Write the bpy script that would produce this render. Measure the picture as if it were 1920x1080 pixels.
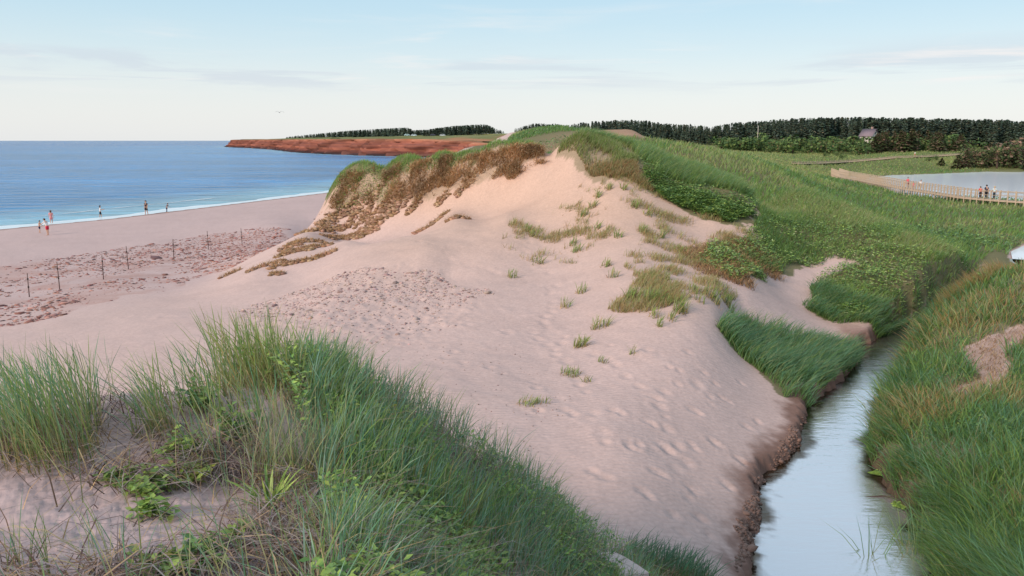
import bpy, bmesh, math, random
import numpy as np
from mathutils import Vector, Matrix

for o in list(bpy.data.objects):
    bpy.data.objects.remove(o)
SC = bpy.context.scene
COL = SC.collection
rng = np.random.default_rng(11)
random.seed(11)
R = math.radians

# ------------------------------------------------------------------ camera, sky, sun, exposure
CAM_Z = 9.4
PITCH = math.atan(277.0 / 1500.0)
cam = bpy.data.cameras.new('camera')
cam.sensor_width = 36.0
cam.lens = 36.0 * 1500.0 / 1920.0
cam.clip_start = 0.1
cam.clip_end = 20000.0
cam_ob = bpy.data.objects.new('camera', cam)
COL.objects.link(cam_ob)
cam_ob.location = (0, 0, CAM_Z)
cam_ob.rotation_euler = (math.pi / 2 - PITCH, 0, 0)
SC.camera = cam_ob

SUN_DIR = Vector((-0.68, -0.66, 0.0)).normalized()
SUN_EL = R(28.0)
world = bpy.data.worlds.new('World')
SC.world = world
world.use_nodes = True
nt = world.node_tree
N, L = nt.nodes, nt.links
N.clear()
w_out = N.new('ShaderNodeOutputWorld')
bg = N.new('ShaderNodeBackground')
bg.inputs['Strength'].default_value = 0.10
sky = N.new('ShaderNodeTexSky')
sky.sky_type = 'NISHITA'
sky.sun_disc = False
sky.sun_elevation = SUN_EL
sky.sun_rotation = math.atan2(SUN_DIR.x, SUN_DIR.y)
sky.air_density = 1.0
sky.dust_density = 0.6
sky.ozone_density = 1.5
tc = N.new('ShaderNodeTexCoord')
sep = N.new('ShaderNodeSeparateXYZ')
L.new(tc.outputs['Generated'], sep.inputs[0])


def wmath(op, a, b=None, clamp=False):
    m = N.new('ShaderNodeMath')
    m.operation = op
    m.use_clamp = clamp
    for i, v in enumerate((a, b)):
        if v is None:
            continue
        if isinstance(v, (int, float)):
            m.inputs[i].default_value = v
        else:
            L.new(v, m.inputs[i])
    return m.outputs[0]


def wmix(fac, a, b):
    m = N.new('ShaderNodeMix')
    m.data_type = 'RGBA'
    for sock, v in ((m.inputs[0], fac), (m.inputs[6], a), (m.inputs[7], b)):
        if isinstance(v, (int, float)):
            sock.default_value = v
        elif isinstance(v, tuple):
            sock.default_value = v
        else:
            L.new(v, sock)
    return m.outputs[2]


# thin high veil of cloud: pale everywhere, whitest low down; then wisps on a flat cloud layer
zc = wmath('MAXIMUM', sep.outputs[2], 0.0)
ramp = N.new('ShaderNodeValToRGB')
ramp.color_ramp.interpolation = 'B_SPLINE'
els = ramp.color_ramp.elements
VEIL = [(0.0, (6.7, 6.85, 7.0)), (0.045, (6.95, 6.95, 6.8)), (0.10, (5.7, 6.75, 7.1)), (0.17, (3.9, 5.9, 7.1)),
        (0.30, (4.9, 6.1, 7.1)), (0.6, (5.2, 6.2, 7.1)), (1.0, (5.2, 6.2, 7.1))]
for i, (p, c) in enumerate(VEIL):
    e = els[i] if i < 2 else els.new(p)
    e.position = p
    e.color = (c[0] / 10, c[1] / 10, c[2] / 10, 1)
L.new(zc, ramp.inputs[0])
vs = N.new('ShaderNodeVectorMath')
vs.operation = 'SCALE'
vs.inputs[3].default_value = 10.0
L.new(ramp.outputs[0], vs.inputs[0])
veiled = wmix(0.86, sky.outputs[0], vs.outputs[0])
zden = wmath('ADD', zc, 0.02)
cx = wmath('DIVIDE', sep.outputs[0], zden)
cy = wmath('DIVIDE', sep.outputs[1], zden)
cmb = N.new('ShaderNodeCombineXYZ')
L.new(cx, cmb.inputs[0])
L.new(cy, cmb.inputs[1])


def wnoise(scale, detail, rough, off):
    mp = N.new('ShaderNodeMapping')
    mp.inputs['Scale'].default_value = (scale * 0.8, scale * 1.0, 1)
    mp.inputs['Location'].default_value = off
    L.new(cmb.outputs[0], mp.inputs[0])
    n = N.new('ShaderNodeTexNoise')
    n.inputs['Scale'].default_value = 1.0
    n.inputs['Detail'].default_value = detail
    n.inputs['Roughness'].default_value = rough
    n.inputs['Distortion'].default_value = 0.6
    L.new(mp.outputs[0], n.inputs['Vector'])
    return n.outputs['Fac']


def wrange(x, a, b):
    m = N.new('ShaderNodeMapRange')
    m.interpolation_type = 'SMOOTHSTEP'
    m.inputs[1].default_value = a
    m.inputs[2].default_value = b
    L.new(x, m.inputs[0])
    return m.outputs[0]


n1 = wnoise(0.55, 6, 0.62, (3.1, 1.2, 0))
n2 = wnoise(0.16, 4, 0.55, (7.4, 2.6, 0))
band = wmath('MULTIPLY', wrange(zc, 0.045, 0.075), wmath('SUBTRACT', 1.0, wrange(zc, 0.14, 0.24)))
wisp = wmath('MULTIPLY', wmath('MULTIPLY', wrange(n1, 0.50, 0.70), wrange(n2, 0.42, 0.58)), band)
n3 = wnoise(0.42, 5, 0.6, (1.7, 9.3, 0))
band2 = wmath('MULTIPLY', wrange(zc, 0.05, 0.07), wmath('SUBTRACT', 1.0, wrange(zc, 0.085, 0.12)))
grey = wmath('MULTIPLY', wmath('MULTIPLY', wrange(n3, 0.46, 0.60), wrange(n2, 0.36, 0.52)), band2)
sky1 = wmix(wmath('MULTIPLY', grey, 0.5), veiled, (4.9, 5.4, 6.1, 1))
sky2 = wmix(wmath('MULTIPLY', wisp, 0.85), sky1, (7.4, 7.1, 6.95, 1))
L.new(sky2, bg.inputs['Color'])
L.new(bg.outputs[0], w_out.inputs[0])

sun = bpy.data.lights.new('sun', 'SUN')
sun.energy = 3.1
sun.angle = R(14.0)
sun.color = (1.0, 0.79, 0.63)
sun_ob = bpy.data.objects.new('sun', sun)
COL.objects.link(sun_ob)
sd = Vector((SUN_DIR.x * math.cos(SUN_EL), SUN_DIR.y * math.cos(SUN_EL), math.sin(SUN_EL)))
sun_ob.rotation_euler = sd.to_track_quat('Z', 'Y').to_euler()
sun_ob.location = (-60, -40, 60)

SC.view_settings.view_transform = 'Standard'
SC.view_settings.look = 'None'
SC.view_settings.gamma = 1.0
SC.view_settings.exposure = 0.36
SC.view_settings.use_curve_mapping = False

# ------------------------------------------------------------------ helpers
SP, CP = math.sin(PITCH), math.cos(PITCH)


def ray(u, v):
    """slope (dz per metre forward) and x per metre forward of a sight line of the photograph"""
    a = (u - 960.0) / 1500.0
    b = (540.0 - v) / 1500.0
    F = CP + b * SP
    return a / F, (-SP + b * CP) / F


def at_y(u, v, Y):
    a, s = ray(u, v)
    return (a * Y, Y, CAM_Z + s * Y)


def at_z(u, v, z):
    a, s = ray(u, v)
    Y = (z - CAM_Z) / s
    return (a * Y, Y, z)


def smooth(a, b, x):
    t = np.clip((np.asarray(x, float) - a) / (b - a), 0, 1)
    return t * t * (3 - 2 * t)


_tab = np.random.default_rng(5).random((256, 256))


def vnoise(x, y):
    x = np.asarray(x, float)
    y = np.asarray(y, float)
    xi, yi = np.floor(x).astype(int), np.floor(y).astype(int)
    fx, fy = x - xi, y - yi
    fx = fx * fx * (3 - 2 * fx)
    fy = fy * fy * (3 - 2 * fy)
    x0, x1, y0, y1 = xi & 255, (xi + 1) & 255, yi & 255, (yi + 1) & 255
    return (_tab[x0, y0] * (1 - fx) + _tab[x1, y0] * fx) * (1 - fy) + (_tab[x0, y1] * (1 - fx) + _tab[x1, y1] * fx) * fy


def fbm(x, y, octs=4, gain=0.5):
    s, a, t = 0.0, 1.0, 0.0
    for k in range(octs):
        s = s + a * vnoise(x * 2 ** k + 17.3 * k, y * 2 ** k + 9.1 * k)
        t += a
        a *= gain
    return s / t - 0.5


def in_poly(x, y, poly):
    poly = np.asarray(poly)
    px, py = poly[:, 0], poly[:, 1]
    ins = np.zeros(x.shape, bool)
    j = len(poly) - 1
    for i in range(len(poly)):
        c = ((py[i] > y) != (py[j] > y))
        with np.errstate(divide='ignore', invalid='ignore'):
            xx = (px[j] - px[i]) * (y - py[i]) / (py[j] - py[i] + 1e-12) + px[i]
        ins ^= c & (x < xx)
        j = i
    return ins


def poly_dist(x, y, line, vals=None):
    """distance to a polyline, side sign (+ right of travel), and interpolated value"""
    best = np.full(x.shape, 1e18)
    side = np.zeros(x.shape)
    val = np.zeros(x.shape)
    for i in range(len(line) - 1):
        ax, ay = line[i]
        bx, by = line[i + 1]
        dx, dy = bx - ax, by - ay
        t = np.clip(((x - ax) * dx + (y - ay) * dy) / (dx * dx + dy * dy), 0, 1)
        ex, ey = x - ax - t * dx, y - ay - t * dy
        d = ex * ex + ey * ey
        m = d < best
        best = np.where(m, d, best)
        side = np.where(m, np.sign(ex * dy - ey * dx), side)
        if vals is not None:
            val = np.where(m, vals[i] + (vals[i + 1] - vals[i]) * t, val)
    return np.sqrt(best), side, val


def tag(o, label=None, cat=None, group=None, kind=None):
    for k, v in (('label', label), ('category', cat), ('group', group), ('kind', kind)):
        if v:
            o[k] = v
    return o


def mesh_from(name, V, faces, mat=None, parent=None, smooth_shade=False, col=None, link=True):
    """V (n,3), faces: list of index arrays, each (m,k)"""
    me = bpy.data.meshes.new(name)
    V = np.asarray(V, np.float32)
    me.vertices.add(len(V))
    me.vertices.foreach_set('co', V.ravel())
    loops, starts, tot, k0 = [], [], [], 0
    for f in faces:
        f = np.asarray(f, np.int32)
        if len(f) == 0:
            continue
        k = f.shape[1]
        loops.append(f.ravel())
        starts.append(k0 + np.arange(len(f), dtype=np.int32) * k)
        k0 += f.size
    loops = np.concatenate(loops)
    starts = np.concatenate(starts)
    me.loops.add(len(loops))
    me.loops.foreach_set('vertex_index', loops)
    me.polygons.add(len(starts))
    me.polygons.foreach_set('loop_start', starts)
    me.update(calc_edges=True)
    if smooth_shade:
        me.polygons.foreach_set('use_smooth', np.ones(len(starts), bool))
    if col is not None:
        a = me.attributes.new('col', 'FLOAT_COLOR', 'POINT')
        c = np.ones((len(V), 4), np.float32)
        c[:, :3] = col
        a.data.foreach_set('color', c.ravel())
    if mat is not None:
        me.materials.append(mat)
    me.validate()
    o = bpy.data.objects.new(name, me)
    if link:
        COL.objects.link(o)
    if parent is not None:
        o.parent = parent
    return o


def empty(name, loc, rz=0.0):
    o = bpy.data.objects.new(name, None)
    o.location = loc
    o.rotation_euler = (0, 0, rz)
    o.empty_display_size = 0.2
    COL.objects.link(o)
    return o


def new_mat(name):
    m = bpy.data.materials.new(name)
    m.use_nodes = True
    t = m.node_tree
    t.nodes.clear()
    out = t.nodes.new('ShaderNodeOutputMaterial')
    return m, t, out


def pmat(name, color, rough=0.8, noise=0.0, scale=5.0, bump=0.0, spec=0.3):
    m, t, out = new_mat(name)
    b = t.nodes.new('ShaderNodeBsdfPrincipled')
    b.inputs['Roughness'].default_value = rough
    b.inputs['Specular IOR Level'].default_value = spec
    t.links.new(b.outputs[0], out.inputs[0])
    if noise > 0:
        n = t.nodes.new('ShaderNodeTexNoise')
        n.inputs['Scale'].default_value = scale
        n.inputs['Detail'].default_value = 4
        c = t.nodes.new('ShaderNodeTexCoord')
        t.links.new(c.outputs['Object'], n.inputs['Vector'])
        mx = t.nodes.new('ShaderNodeMix')
        mx.data_type = 'RGBA'
        mx.inputs[6].default_value = (*[k * (1 - noise) for k in color], 1)
        mx.inputs[7].default_value = (*[min(1, k * (1 + noise)) for k in color], 1)
        t.links.new(n.outputs['Fac'], mx.inputs[0])
        t.links.new(mx.outputs[2], b.inputs['Base Color'])
        if bump > 0:
            bp = t.nodes.new('ShaderNodeBump')
            bp.inputs['Strength'].default_value = bump
            bp.inputs['Distance'].default_value = 0.02
            t.links.new(n.outputs['Fac'], bp.inputs['Height'])
            t.links.new(bp.outputs[0], b.inputs['Normal'])
    else:
        b.inputs['Base Color'].default_value = (*color, 1)
    return m


def leaf_mat(name, trans=0.35, rough=0.6, spec=0.25):
    """plant tissue: the colour of each blade or leaf comes from its own attribute"""
    m, t, out = new_mat(name)
    at = t.nodes.new('ShaderNodeAttribute')
    at.attribute_name = 'col'
    b = t.nodes.new('ShaderNodeBsdfPrincipled')
    b.inputs['Roughness'].default_value = rough
    b.inputs['Specular IOR Level'].default_value = spec
    tr = t.nodes.new('ShaderNodeBsdfTranslucent')
    mx = t.nodes.new('ShaderNodeMixShader')
    mx.inputs[0].default_value = trans
    t.links.new(at.outputs['Color'], b.inputs['Base Color'])
    t.links.new(at.outputs['Color'], tr.inputs['Color'])
    t.links.new(b.outputs[0], mx.inputs[1])
    t.links.new(tr.outputs[0], mx.inputs[2])
    t.links.new(mx.outputs[0], out.inputs[0])
    return m


M_GRASS = leaf_mat('grass_tissue', 0.55, 0.5)
M_LEAF = leaf_mat('leaf_tissue', 0.3, 0.45, 0.4)
M_DRY = leaf_mat('dry_stalks', 0.15, 0.8, 0.1)
M_NEEDLE = leaf_mat('needle_foliage', 0.15, 0.8, 0.1)
M_STONE = leaf_mat('stone_chips', 0.0, 0.85, 0.2)

# ------------------------------------------------------------------ terrain
COAST = [(-140, -150), (-100, -50), (-84, 0), at_z(-200, 455, 0)[:2], at_z(0, 430, 0)[:2], at_z(200, 411, 0)[:2], at_z(400, 387, 0)[:2],
         at_z(615, 361, 0)[:2], (-26, 175), (-8, 225), (2, 300), (-8, 390), (-40, 460), (-95, 520), (-130, 575), (-165, 640),
         (-205, 740), (-238, 830), (-320, 1000), (-411, 1175), (-425, 1240), (-380, 1330), (-200, 1600), (400, 2500), (1500, 4200)]
W_STREAM = 0.7
SL = [(1420, 1080), (1428, 1000), (1436, 940), (1450, 905), (1500, 850), (1522, 800), (1522, 765), (1570, 720), (1612, 690), (1622, 655), (1660, 632)]
SR = [(1745, 1080), (1740, 1020), (1690, 940), (1660, 915), (1632, 870), (1626, 830), (1640, 780), (1662, 735), (1692, 690), (1706, 655), (1722, 632)]
STREAM, SHW = [(6.0, -14.0), (5.2, 2.0), (5.0, 8.0)], [1.6, 1.6, 1.6]
for a, b in zip(SL, SR):
    pa, pb = at_z(*a, W_STREAM), at_z(*b, W_STREAM)
    STREAM.append(((pa[0] + pb[0]) / 2, (pa[1] + pb[1]) / 2))
    SHW.append(math.hypot(pa[0] - pb[0], pa[1] - pb[1]) / 2)
xe, ye = STREAM[-1]
STREAM += [(xe + 2.8, ye + 3.0), (xe + 7, ye + 7), (xe + 14, ye + 16), (xe + 20, ye + 24)]
SHW += [0.9, 1.0, 1.4, 2.0]
POND = [at_z(u, v, 0.7)[:2] for u, v in [(1668, 329), (1760, 326), (1850, 322), (1960, 320), (2150, 319), (2300, 330), (2250, 380), (2100, 384), (1920, 379), (1840, 374),
                                         (1740, 372), (1685, 366), (1660, 355), (1610, 344), (1562, 341), (1556, 333), (1600, 331), (1640, 333)]]
POOL = [at_z(u, v, 0.7)[:2] for u, v in [(1897, 472), (1920, 461), (2000, 458), (2100, 470), (2080, 500), (1990, 506), (1920, 500), (1902, 490)]]

CPTS = []


def cy(u, v, Y):
    CPTS.append(at_y(u, v, Y))


def cz(u, v, z):
    CPTS.append(at_z(u, v, z))


def cw(u, Y, z):
    a, _ = ray(u, 500)
    CPTS.append((a * Y, Y, z))


# by the camera
for p in [(0, 0, 7.7), (-3, 0, 7.8), (3, 0, 7.2), (0, -4, 8.1), (-5, -5, 8.4), (5, -5, 7.2), (-12, 0, 7.6), (9, -1, 3.6), (0, -12, 7.6), (-14, -14, 6.0), (12, -14, 3.5),
          (0, -40, 4.0), (-50, -30, 3.0), (-40, 10, 2.6), (50, -20, 4.0), (-20, -60, 4), (40, -60, 5), (0, -200, 6), (200, -100, 6), (150, 0, 3), (-70, 30, 0.8), (14, 4, 3.5), (-22, 14, 3.2),
          (20, 8, 4.0), (30, 10, 4.2)]:
    CPTS.append(p)
# foreground dune
for u, v, Y in [(-300, 1080, 4.2), (0, 1080, 4.0), (0, 900, 5.6), (0, 800, 7.2), (200, 1080, 4.0), (200, 900, 5.8), (200, 748, 7.8), (430, 722, 8.2), (430, 900, 6.0),
                (600, 705, 8.6), (600, 900, 6.3), (600, 1080, 4.4), (750, 775, 8.8), (760, 930, 6.9), (900, 868, 9.2), (900, 1000, 7.4), (900, 1080, 6.4), (1000, 945, 9.6), (1100, 1015, 10.0),
                (1100, 1080, 8.7), (1200, 1085, 10.4), (-200, 790, 7.5), (-400, 760, 8)]:
    cy(u, v, Y)
for u, Y, z in [(-300, 11, 4.6), (0, 9.8, 4.9), (0, 13, 3.2), (200, 10.4, 4.9), (200, 14, 3.2), (430, 10.8, 4.9), (430, 14.5, 3.2), (600, 11.2, 5.0), (600, 15, 3.3), (750, 11.6, 4.6), (750, 15, 3.2),
                (900, 12, 3.9), (900, 15, 2.9), (1000, 12, 3.4), (1100, 12.3, 2.7), (1200, 12.6, 2.1), (1300, 12, 2.0), (1350, 10, 2.2), (1300, 8, 3.4)]:
    cw(u, Y, z)
# sand between the dunes, beach
for u, v, z in [(0, 640, 2.0), (0, 600, 1.6), (0, 540, 1.2), (0, 480, 0.9), (0, 450, 0.5), (-200, 560, 1.2), (150, 620, 2.1), (300, 640, 2.5), (300, 560, 1.8), (400, 520, 1.5), (300, 480, 1.05), (450, 440, 1.05), (200, 440, 0.6),
                (430, 405, 0.5), (600, 374, 0.5), (540, 432, 1.3), (450, 570, 2.3), (500, 610, 2.75), (600, 645, 3.0), (600, 560, 3.05), (560, 530, 2.7), (700, 515, 3.55), (760, 503, 3.75), (840, 512, 3.6),
                (720, 600, 3.05), (880, 560, 3.3), (900, 640, 2.95), (850, 720, 2.95), (1000, 800, 2.6), (1050, 900, 2.35), (1150, 800, 2.45), (1250, 850, 1.95), (1300, 1000, 1.5), (1200, 950, 2.0),
                (1390, 1060, 1.0), (1405, 960, 1.0), (1440, 860, 1.05), (1490, 790, 1.0), (1350, 850, 1.5), (1400, 760, 1.5), (1450, 690, 1.55), (1380, 620, 2.2), (1530, 650, 1.5), (1580, 625, 1.2), (1600, 670, 1.05), (1500, 740, 1.1)]:
    cz(u, v, z)
# main dune: scarp, face, crest
def cline(pts, step=22):
    for (u0, v0, y0), (u1, v1, y1) in zip(pts[:-1], pts[1:]):
        n = max(1, round((u1 - u0) / step))
        for k in range(n):
            t = k / n
            cy(u0 + (u1 - u0) * t, v0 + (v1 - v0) * t, y0 + (y1 - y0) * t)
    cy(*pts[-1])


SCARP_TOP = [(622, 356, 58.4), (640, 332, 58.4), (720, 319, 56.2), (800, 308, 54.2), (860, 298, 53.0), (900, 291, 52.3), (960, 275, 51.3), (1012, 278, 50.8), (1030, 288, 50.5), (1048, 272, 50.2), (1085, 252, 49.8), (1130, 263, 50.5), (1180, 277, 51.5),
             (1220, 292, 51.0)]
SCARP_BASE = [(612, 390, 57.2), (660, 392, 55.8), (720, 376, 54.2), (800, 368, 52.4), (900, 342, 50.6), (1000, 310, 49.6), (1032, 304, 49.2)]
SCARP_BACK = [(640, 60.5), (720, 58.6), (800, 56.6), (900, 54.6), (960, 53.6), (1012, 53.0), (1085, 52.4)]
cline(SCARP_TOP)
cline(SCARP_BASE)
for (u, v, Y), d in zip(SCARP_TOP, range(99)):
    if 640 <= u <= 1100:
        a_, s_ = ray(u, v)
        CPTS.append((a_ * (Y + 2.2), Y + 2.2, CAM_Z + s_ * Y - 0.25))
cline([(1500, 358, 58), (1600, 401, 52), (1720, 443, 47), (1840, 500, 42)])
for u, v, Y in [(570, 440, 50), (520, 480, 45), (480, 512, 41), (610, 470, 44), (650, 450, 46), (750, 440, 45), (850, 400, 47), (950, 400, 44), (800, 470, 37.5), (920, 480, 37), (1000, 500, 36), (1000, 420, 42),
                (1000, 560, 31), (1050, 620, 27), (1100, 720, 21.8), (1100, 330, 46), (1050, 310, 48), (1150, 290, 48), (1200, 420, 40), (1200, 345, 45), (1200, 500, 33.5), (1200, 600, 27), (1300, 450, 40), (1300, 520, 33),
                (1220, 293, 51), (1300, 317, 52.5), (1380, 350, 51), (1425, 392, 48), (1300, 350, 47.5), (1300, 410, 43), (1350, 380, 46), (1420, 410, 45), (1430, 470, 41), (1350, 560, 30), (1400, 500, 37), (1400, 560, 32),
                (1500, 420, 47), (1500, 470, 43), (1600, 470, 43), (1700, 520, 39), (1600, 560, 37), (1540, 505, 41), (1460, 540, 37), (1800, 560, 36.5)]:
    cy(u, v, Y)
cz(1700, 600, 1.3)
cz(1620, 600, 1.5)
# behind the crest
for u, Y, z in [(560, 62, 1.3), (600, 66, 1.2), (640, 63, 5.5), (640, 72, 1.6), (720, 62, 6.6), (720, 75, 3.0), (800, 60, 7.4), (800, 75, 4.2), (900, 58, 8.0), (900, 75, 5.5), (1000, 58, 8.0), (1085, 57, 8.6), (1000, 75, 6.0),
                (1150, 60, 8.0), (1250, 60, 6.8), (1380, 58, 4.9), (1440, 54, 4.4), (1450, 62, 4.9), (1500, 66, 4.6), (1600, 60, 3.9), (1720, 54, 2.9), (1840, 48, 1.7), (1700, 66, 1.5), (1600, 80, 2.0), (1860, 56, 1.0),
                (1950, 46, 1.6), (2050, 70, 1.1)]:
    cw(u, Y, z)
for u, v, Y in [(1280, 275, 88), (1400, 303, 88), (1450, 330, 82), (1350, 284, 100), (1500, 326, 120), (1550, 352, 110), (1230, 270, 110)]:
    cy(u, v, Y)
# marsh and right bank
for u, v, z in [(1700, 390, 1.15), (1800, 400, 1.1), (1920, 400, 1.1), (1880, 440, 1.0), (1870, 520, 1.0), (1650, 372, 1.3), (1750, 345, 0.6), (1560, 325, 1.2), (1640, 322, 1.2), (1800, 318, 1.2), (1920, 314, 1.2)]:
    cz(u, v, z)
for u, v, Y in [(1920, 512, 34.5), (1850, 528, 33), (1800, 565, 31.5), (1755, 605, 31), (1920, 620, 27), (1850, 680, 24.5), (1780, 720, 23), (1920, 760, 21.5), (1820, 800, 19.8), (1900, 900, 16.4), (1800, 950, 16.2), (1920, 1080, 12.6),
                (1850, 1080, 13.2), (2100, 700, 24), (2100, 900, 17), (2100, 1080, 12)]:
    cy(u, v, Y)
for u, Y, z in [(1920, 38, 2.2), (1920, 43, 1.1), (1850, 37, 1.6), (2050, 36, 3.4), (1790, 12, 1.5), (1850, 9, 3.0)]:
    cw(u, Y, z)
# far dunes, meadow, forest floor
for u, v, Y in [(820, 266, 330), (900, 252, 250), (935, 246, 230), (985, 246, 200), (1040, 240, 170), (1070, 241, 160), (1120, 250, 130), (1165, 250, 118), (1187, 246, 112), (1215, 266, 118), (940, 272, 110), (860, 284, 100), (1000, 268, 110)]:
    cy(u, v, Y)
for u, Y, z in [(760, 110, 2.0), (860, 150, 3.5), (860, 250, 6), (950, 330, 7.5), (1000, 420, 8), (1100, 200, 8.5), (1250, 150, 7.2), (1250, 250, 7.2), (1300, 180, 6.2), (1400, 150, 5.2), (1400, 220, 4.6), (1450, 140, 4.6), (1500, 220, 3.0), (1600, 270, 3.6),
                (1700, 255, 3.4), (1780, 270, 4.0), (1850, 260, 3.2), (1920, 265, 3.6), (1300, 330, 6.5), (1450, 320, 5.3), (1600, 330, 5.2), (1750, 330, 5.6), (1900, 330, 5.8), (2200, 330, 5.8), (1200, 450, 8), (1500, 450, 8), (1800, 450, 8.5),
                (2200, 450, 8), (1500, 900, 10), (1000, 900, 12), (2000, 900, 10), (1500, 3000, 14), (800, 3000, 14), (2300, 3000, 14), (1560, 230, 1.6), (1640, 230, 1.5), (1750, 240, 1.5), (1900, 240, 1.5)]:
    cw(u, Y, z)
CPTS = np.array(CPTS)


def warp(x, y):
    r = np.hypot(x, y) + 1e-9
    g = np.log1p(r / 3.0) / r
    return x * g, y * g


cxw, cyw = warp(CPTS[:, 0], CPTS[:, 1])
_n = len(CPTS)
_d2 = (cxw[:, None] - cxw[None]) ** 2 + (cyw[:, None] - cyw[None]) ** 2
_K = 0.5 * _d2 * np.log(_d2 + 1e-12) + np.eye(_n) * 2e-5
_P = np.column_stack([np.ones(_n), cxw, cyw])
_A = np.block([[_K, _P], [_P.T, np.zeros((3, 3))]])
_sol = np.linalg.solve(_A, np.concatenate([CPTS[:, 2], np.zeros(3)]))
_w, _c = _sol[:_n].astype(np.float32), _sol[_n:]


def tps(x, y):
    wx, wy = warp(x, y)
    out = np.empty(x.size, np.float32)
    fx, fy = wx.ravel().astype(np.float32), wy.ravel().astype(np.float32)
    ax, ay = cxw.astype(np.float32), cyw.astype(np.float32)
    for i in range(0, fx.size, 8192):
        d = (fx[i:i + 8192, None] - ax) ** 2 + (fy[i:i + 8192, None] - ay) ** 2
        out[i:i + 8192] = (0.5 * d * np.log(d + 1e-12)) @ _w
    return out.reshape(x.shape) + _c[0] + _c[1] * wx + _c[2] * wy


# sight lines of the footprints on the sand by the stream
PRINTS = [(1110, 884), (1135, 896), (1228, 884), (1243, 890), (1205, 922), (1218, 934), (1178, 836), (1190, 843), (1240, 836), (1252, 846), (1295, 833), (1304, 843), (1290, 912), (1300, 922), (1262, 966), (1308, 970), (1318, 974),
          (1335, 826), (1345, 834), (1360, 908), (1370, 916), (1330, 1004), (1280, 1000), (1225, 745), (1245, 735), (1255, 688), (1236, 750), (1150, 770), (1165, 776), (1215, 792), (1228, 799), (1300, 770), (1312, 776), (1350, 745), (1362, 751),
          (1385, 860), (1395, 868), (1270, 720), (1320, 700), (1340, 720), (1060, 770), (1075, 778), (1010, 770), (1400, 800), (1420, 790), (1390, 720), (1290, 660)]


def head_z(d):
    return 10.0 + 5.0 * smooth(15, 170, d)


def seg(a, b, n):
    return np.linspace(a, b, n, endpoint=False)


AZ = np.radians(np.concatenate([seg(-180, -60, 24), seg(-60, -36, 60), seg(-36, 36, 500), seg(36, 60, 60), seg(60, 180, 24)]))
RR = np.concatenate([seg(0.8, 3.6, 14), seg(3.6, 11, 160), seg(11, 14.5, 24), seg(14.5, 30, 210), seg(30, 60, 190), np.geomspace(60, 260, 90, endpoint=False), np.geomspace(260, 4000, 50)])
GA, GR = np.meshgrid(AZ, RR, indexing='ij')
GX, GY = np.sin(GA) * GR, np.cos(GA) * GR
GZ = tps(GX, GY).astype(float)
# keep the plain behind and beyond in sane bounds
GZ = np.where(GR > 260, np.clip(GZ, 2.0, 16.0), np.clip(GZ, 0.55, 14.0))
# dune relief: hummocks and wind ripples of decreasing size
soft = smooth(1.2, 3.0, GZ)
GZ += soft * (fbm(GX * 0.16, GY * 0.16, 3) * 0.55 * smooth(12, 50, GR) + fbm(GX * 0.7 + 40, GY * 0.7, 4) * 0.10 * smooth(3, 14, GR) + fbm(GX * 2.6, GY * 2.6 + 9, 3) * 0.03)
GZ += (GR < 13) * soft * (fbm(GX * 5, GY * 5, 3) * 0.05 + fbm(GX * 1.7 + 4, GY * 1.7, 3) * 0.05)
GZ += fbm(GX * 0.45, GY * 0.45, 3) * 0.10
# wet scoured stream banks, ponds
sd_, ss_, sw_ = poly_dist(GX, GY, STREAM, SHW)
sdn = sd_ + fbm(GX * 0.9, GY * 0.9, 4) * 0.45 + fbm(GX * 3.2, GY * 3.2, 3) * 0.30
carve = smooth(-0.20, 0.30, sdn - sw_)
GZ = np.where((sd_ < 14) & (GZ < 0.98), np.maximum(GZ, 0.98), GZ)
GZ = 0.25 + (GZ - 0.25) * carve
low = (GR > 40) & (GR < 300) & (GX > 5)
GZ = np.where(low, np.maximum(GZ, 0.85 * carve), GZ)
for pl in (POND, POOL):
    pd, _, _ = poly_dist(GX, GY, pl + [pl[0]])
    ins = in_poly(GX, GY, pl)
    sgn = np.where(ins, -pd, pd)
    GZ = np.where(sgn < 3, 0.2 + (np.maximum(GZ, 0.95) - 0.2) * smooth(-1.2, 1.2, sgn), GZ)
# sea
cd, cs, _ = poly_dist(GX, GY, COAST)
cdn = cd * cs                                     # + on the land side
land = smooth(0, 16, cdn)
shore = 0.045 * cdn + 0.02
GZ = np.where(cdn > 0, shore * (1 - land) + GZ * land, np.maximum(-0.07 * cd, -5.0))
# headland: the cliff top comes up inland, its cliffs are a body of their own
hm = smooth(430, 520, GY) * (GX < 260)
GZ = np.where((cdn > 0) & (hm > 0), GZ * (1 - hm) + hm * (head_z(cdn) - 8.0 * (1 - smooth(60, 150, cdn))), GZ)
# footprints
for (u, v) in PRINTS:
    zc_ = 1.9
    for _ in range(6):
        px_, py_, _z = at_z(u, v, zc_)
        i = np.searchsorted(AZ, math.atan2(px_, py_))
        j = np.searchsorted(RR, math.hypot(px_, py_))
        zc_ = 0.5 * zc_ + 0.5 * float(GZ[i, j])
    sx, sy = random.uniform(0.10, 0.17), random.uniform(0.09, 0.15)
    i0, i1, j0, j1 = max(i - 22, 0), i + 22, max(j - 18, 0), j + 18
    qx, qy = (GX[i0:i1, j0:j1] - px_) / sx, (GY[i0:i1, j0:j1] - py_) / sy
    q = qx * qx + qy * qy
    GZ[i0:i1, j0:j1] += -0.048 * np.exp(-q) + 0.011 * np.exp(-(np.sqrt(q) - 1.7) ** 2 * 3)
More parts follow.
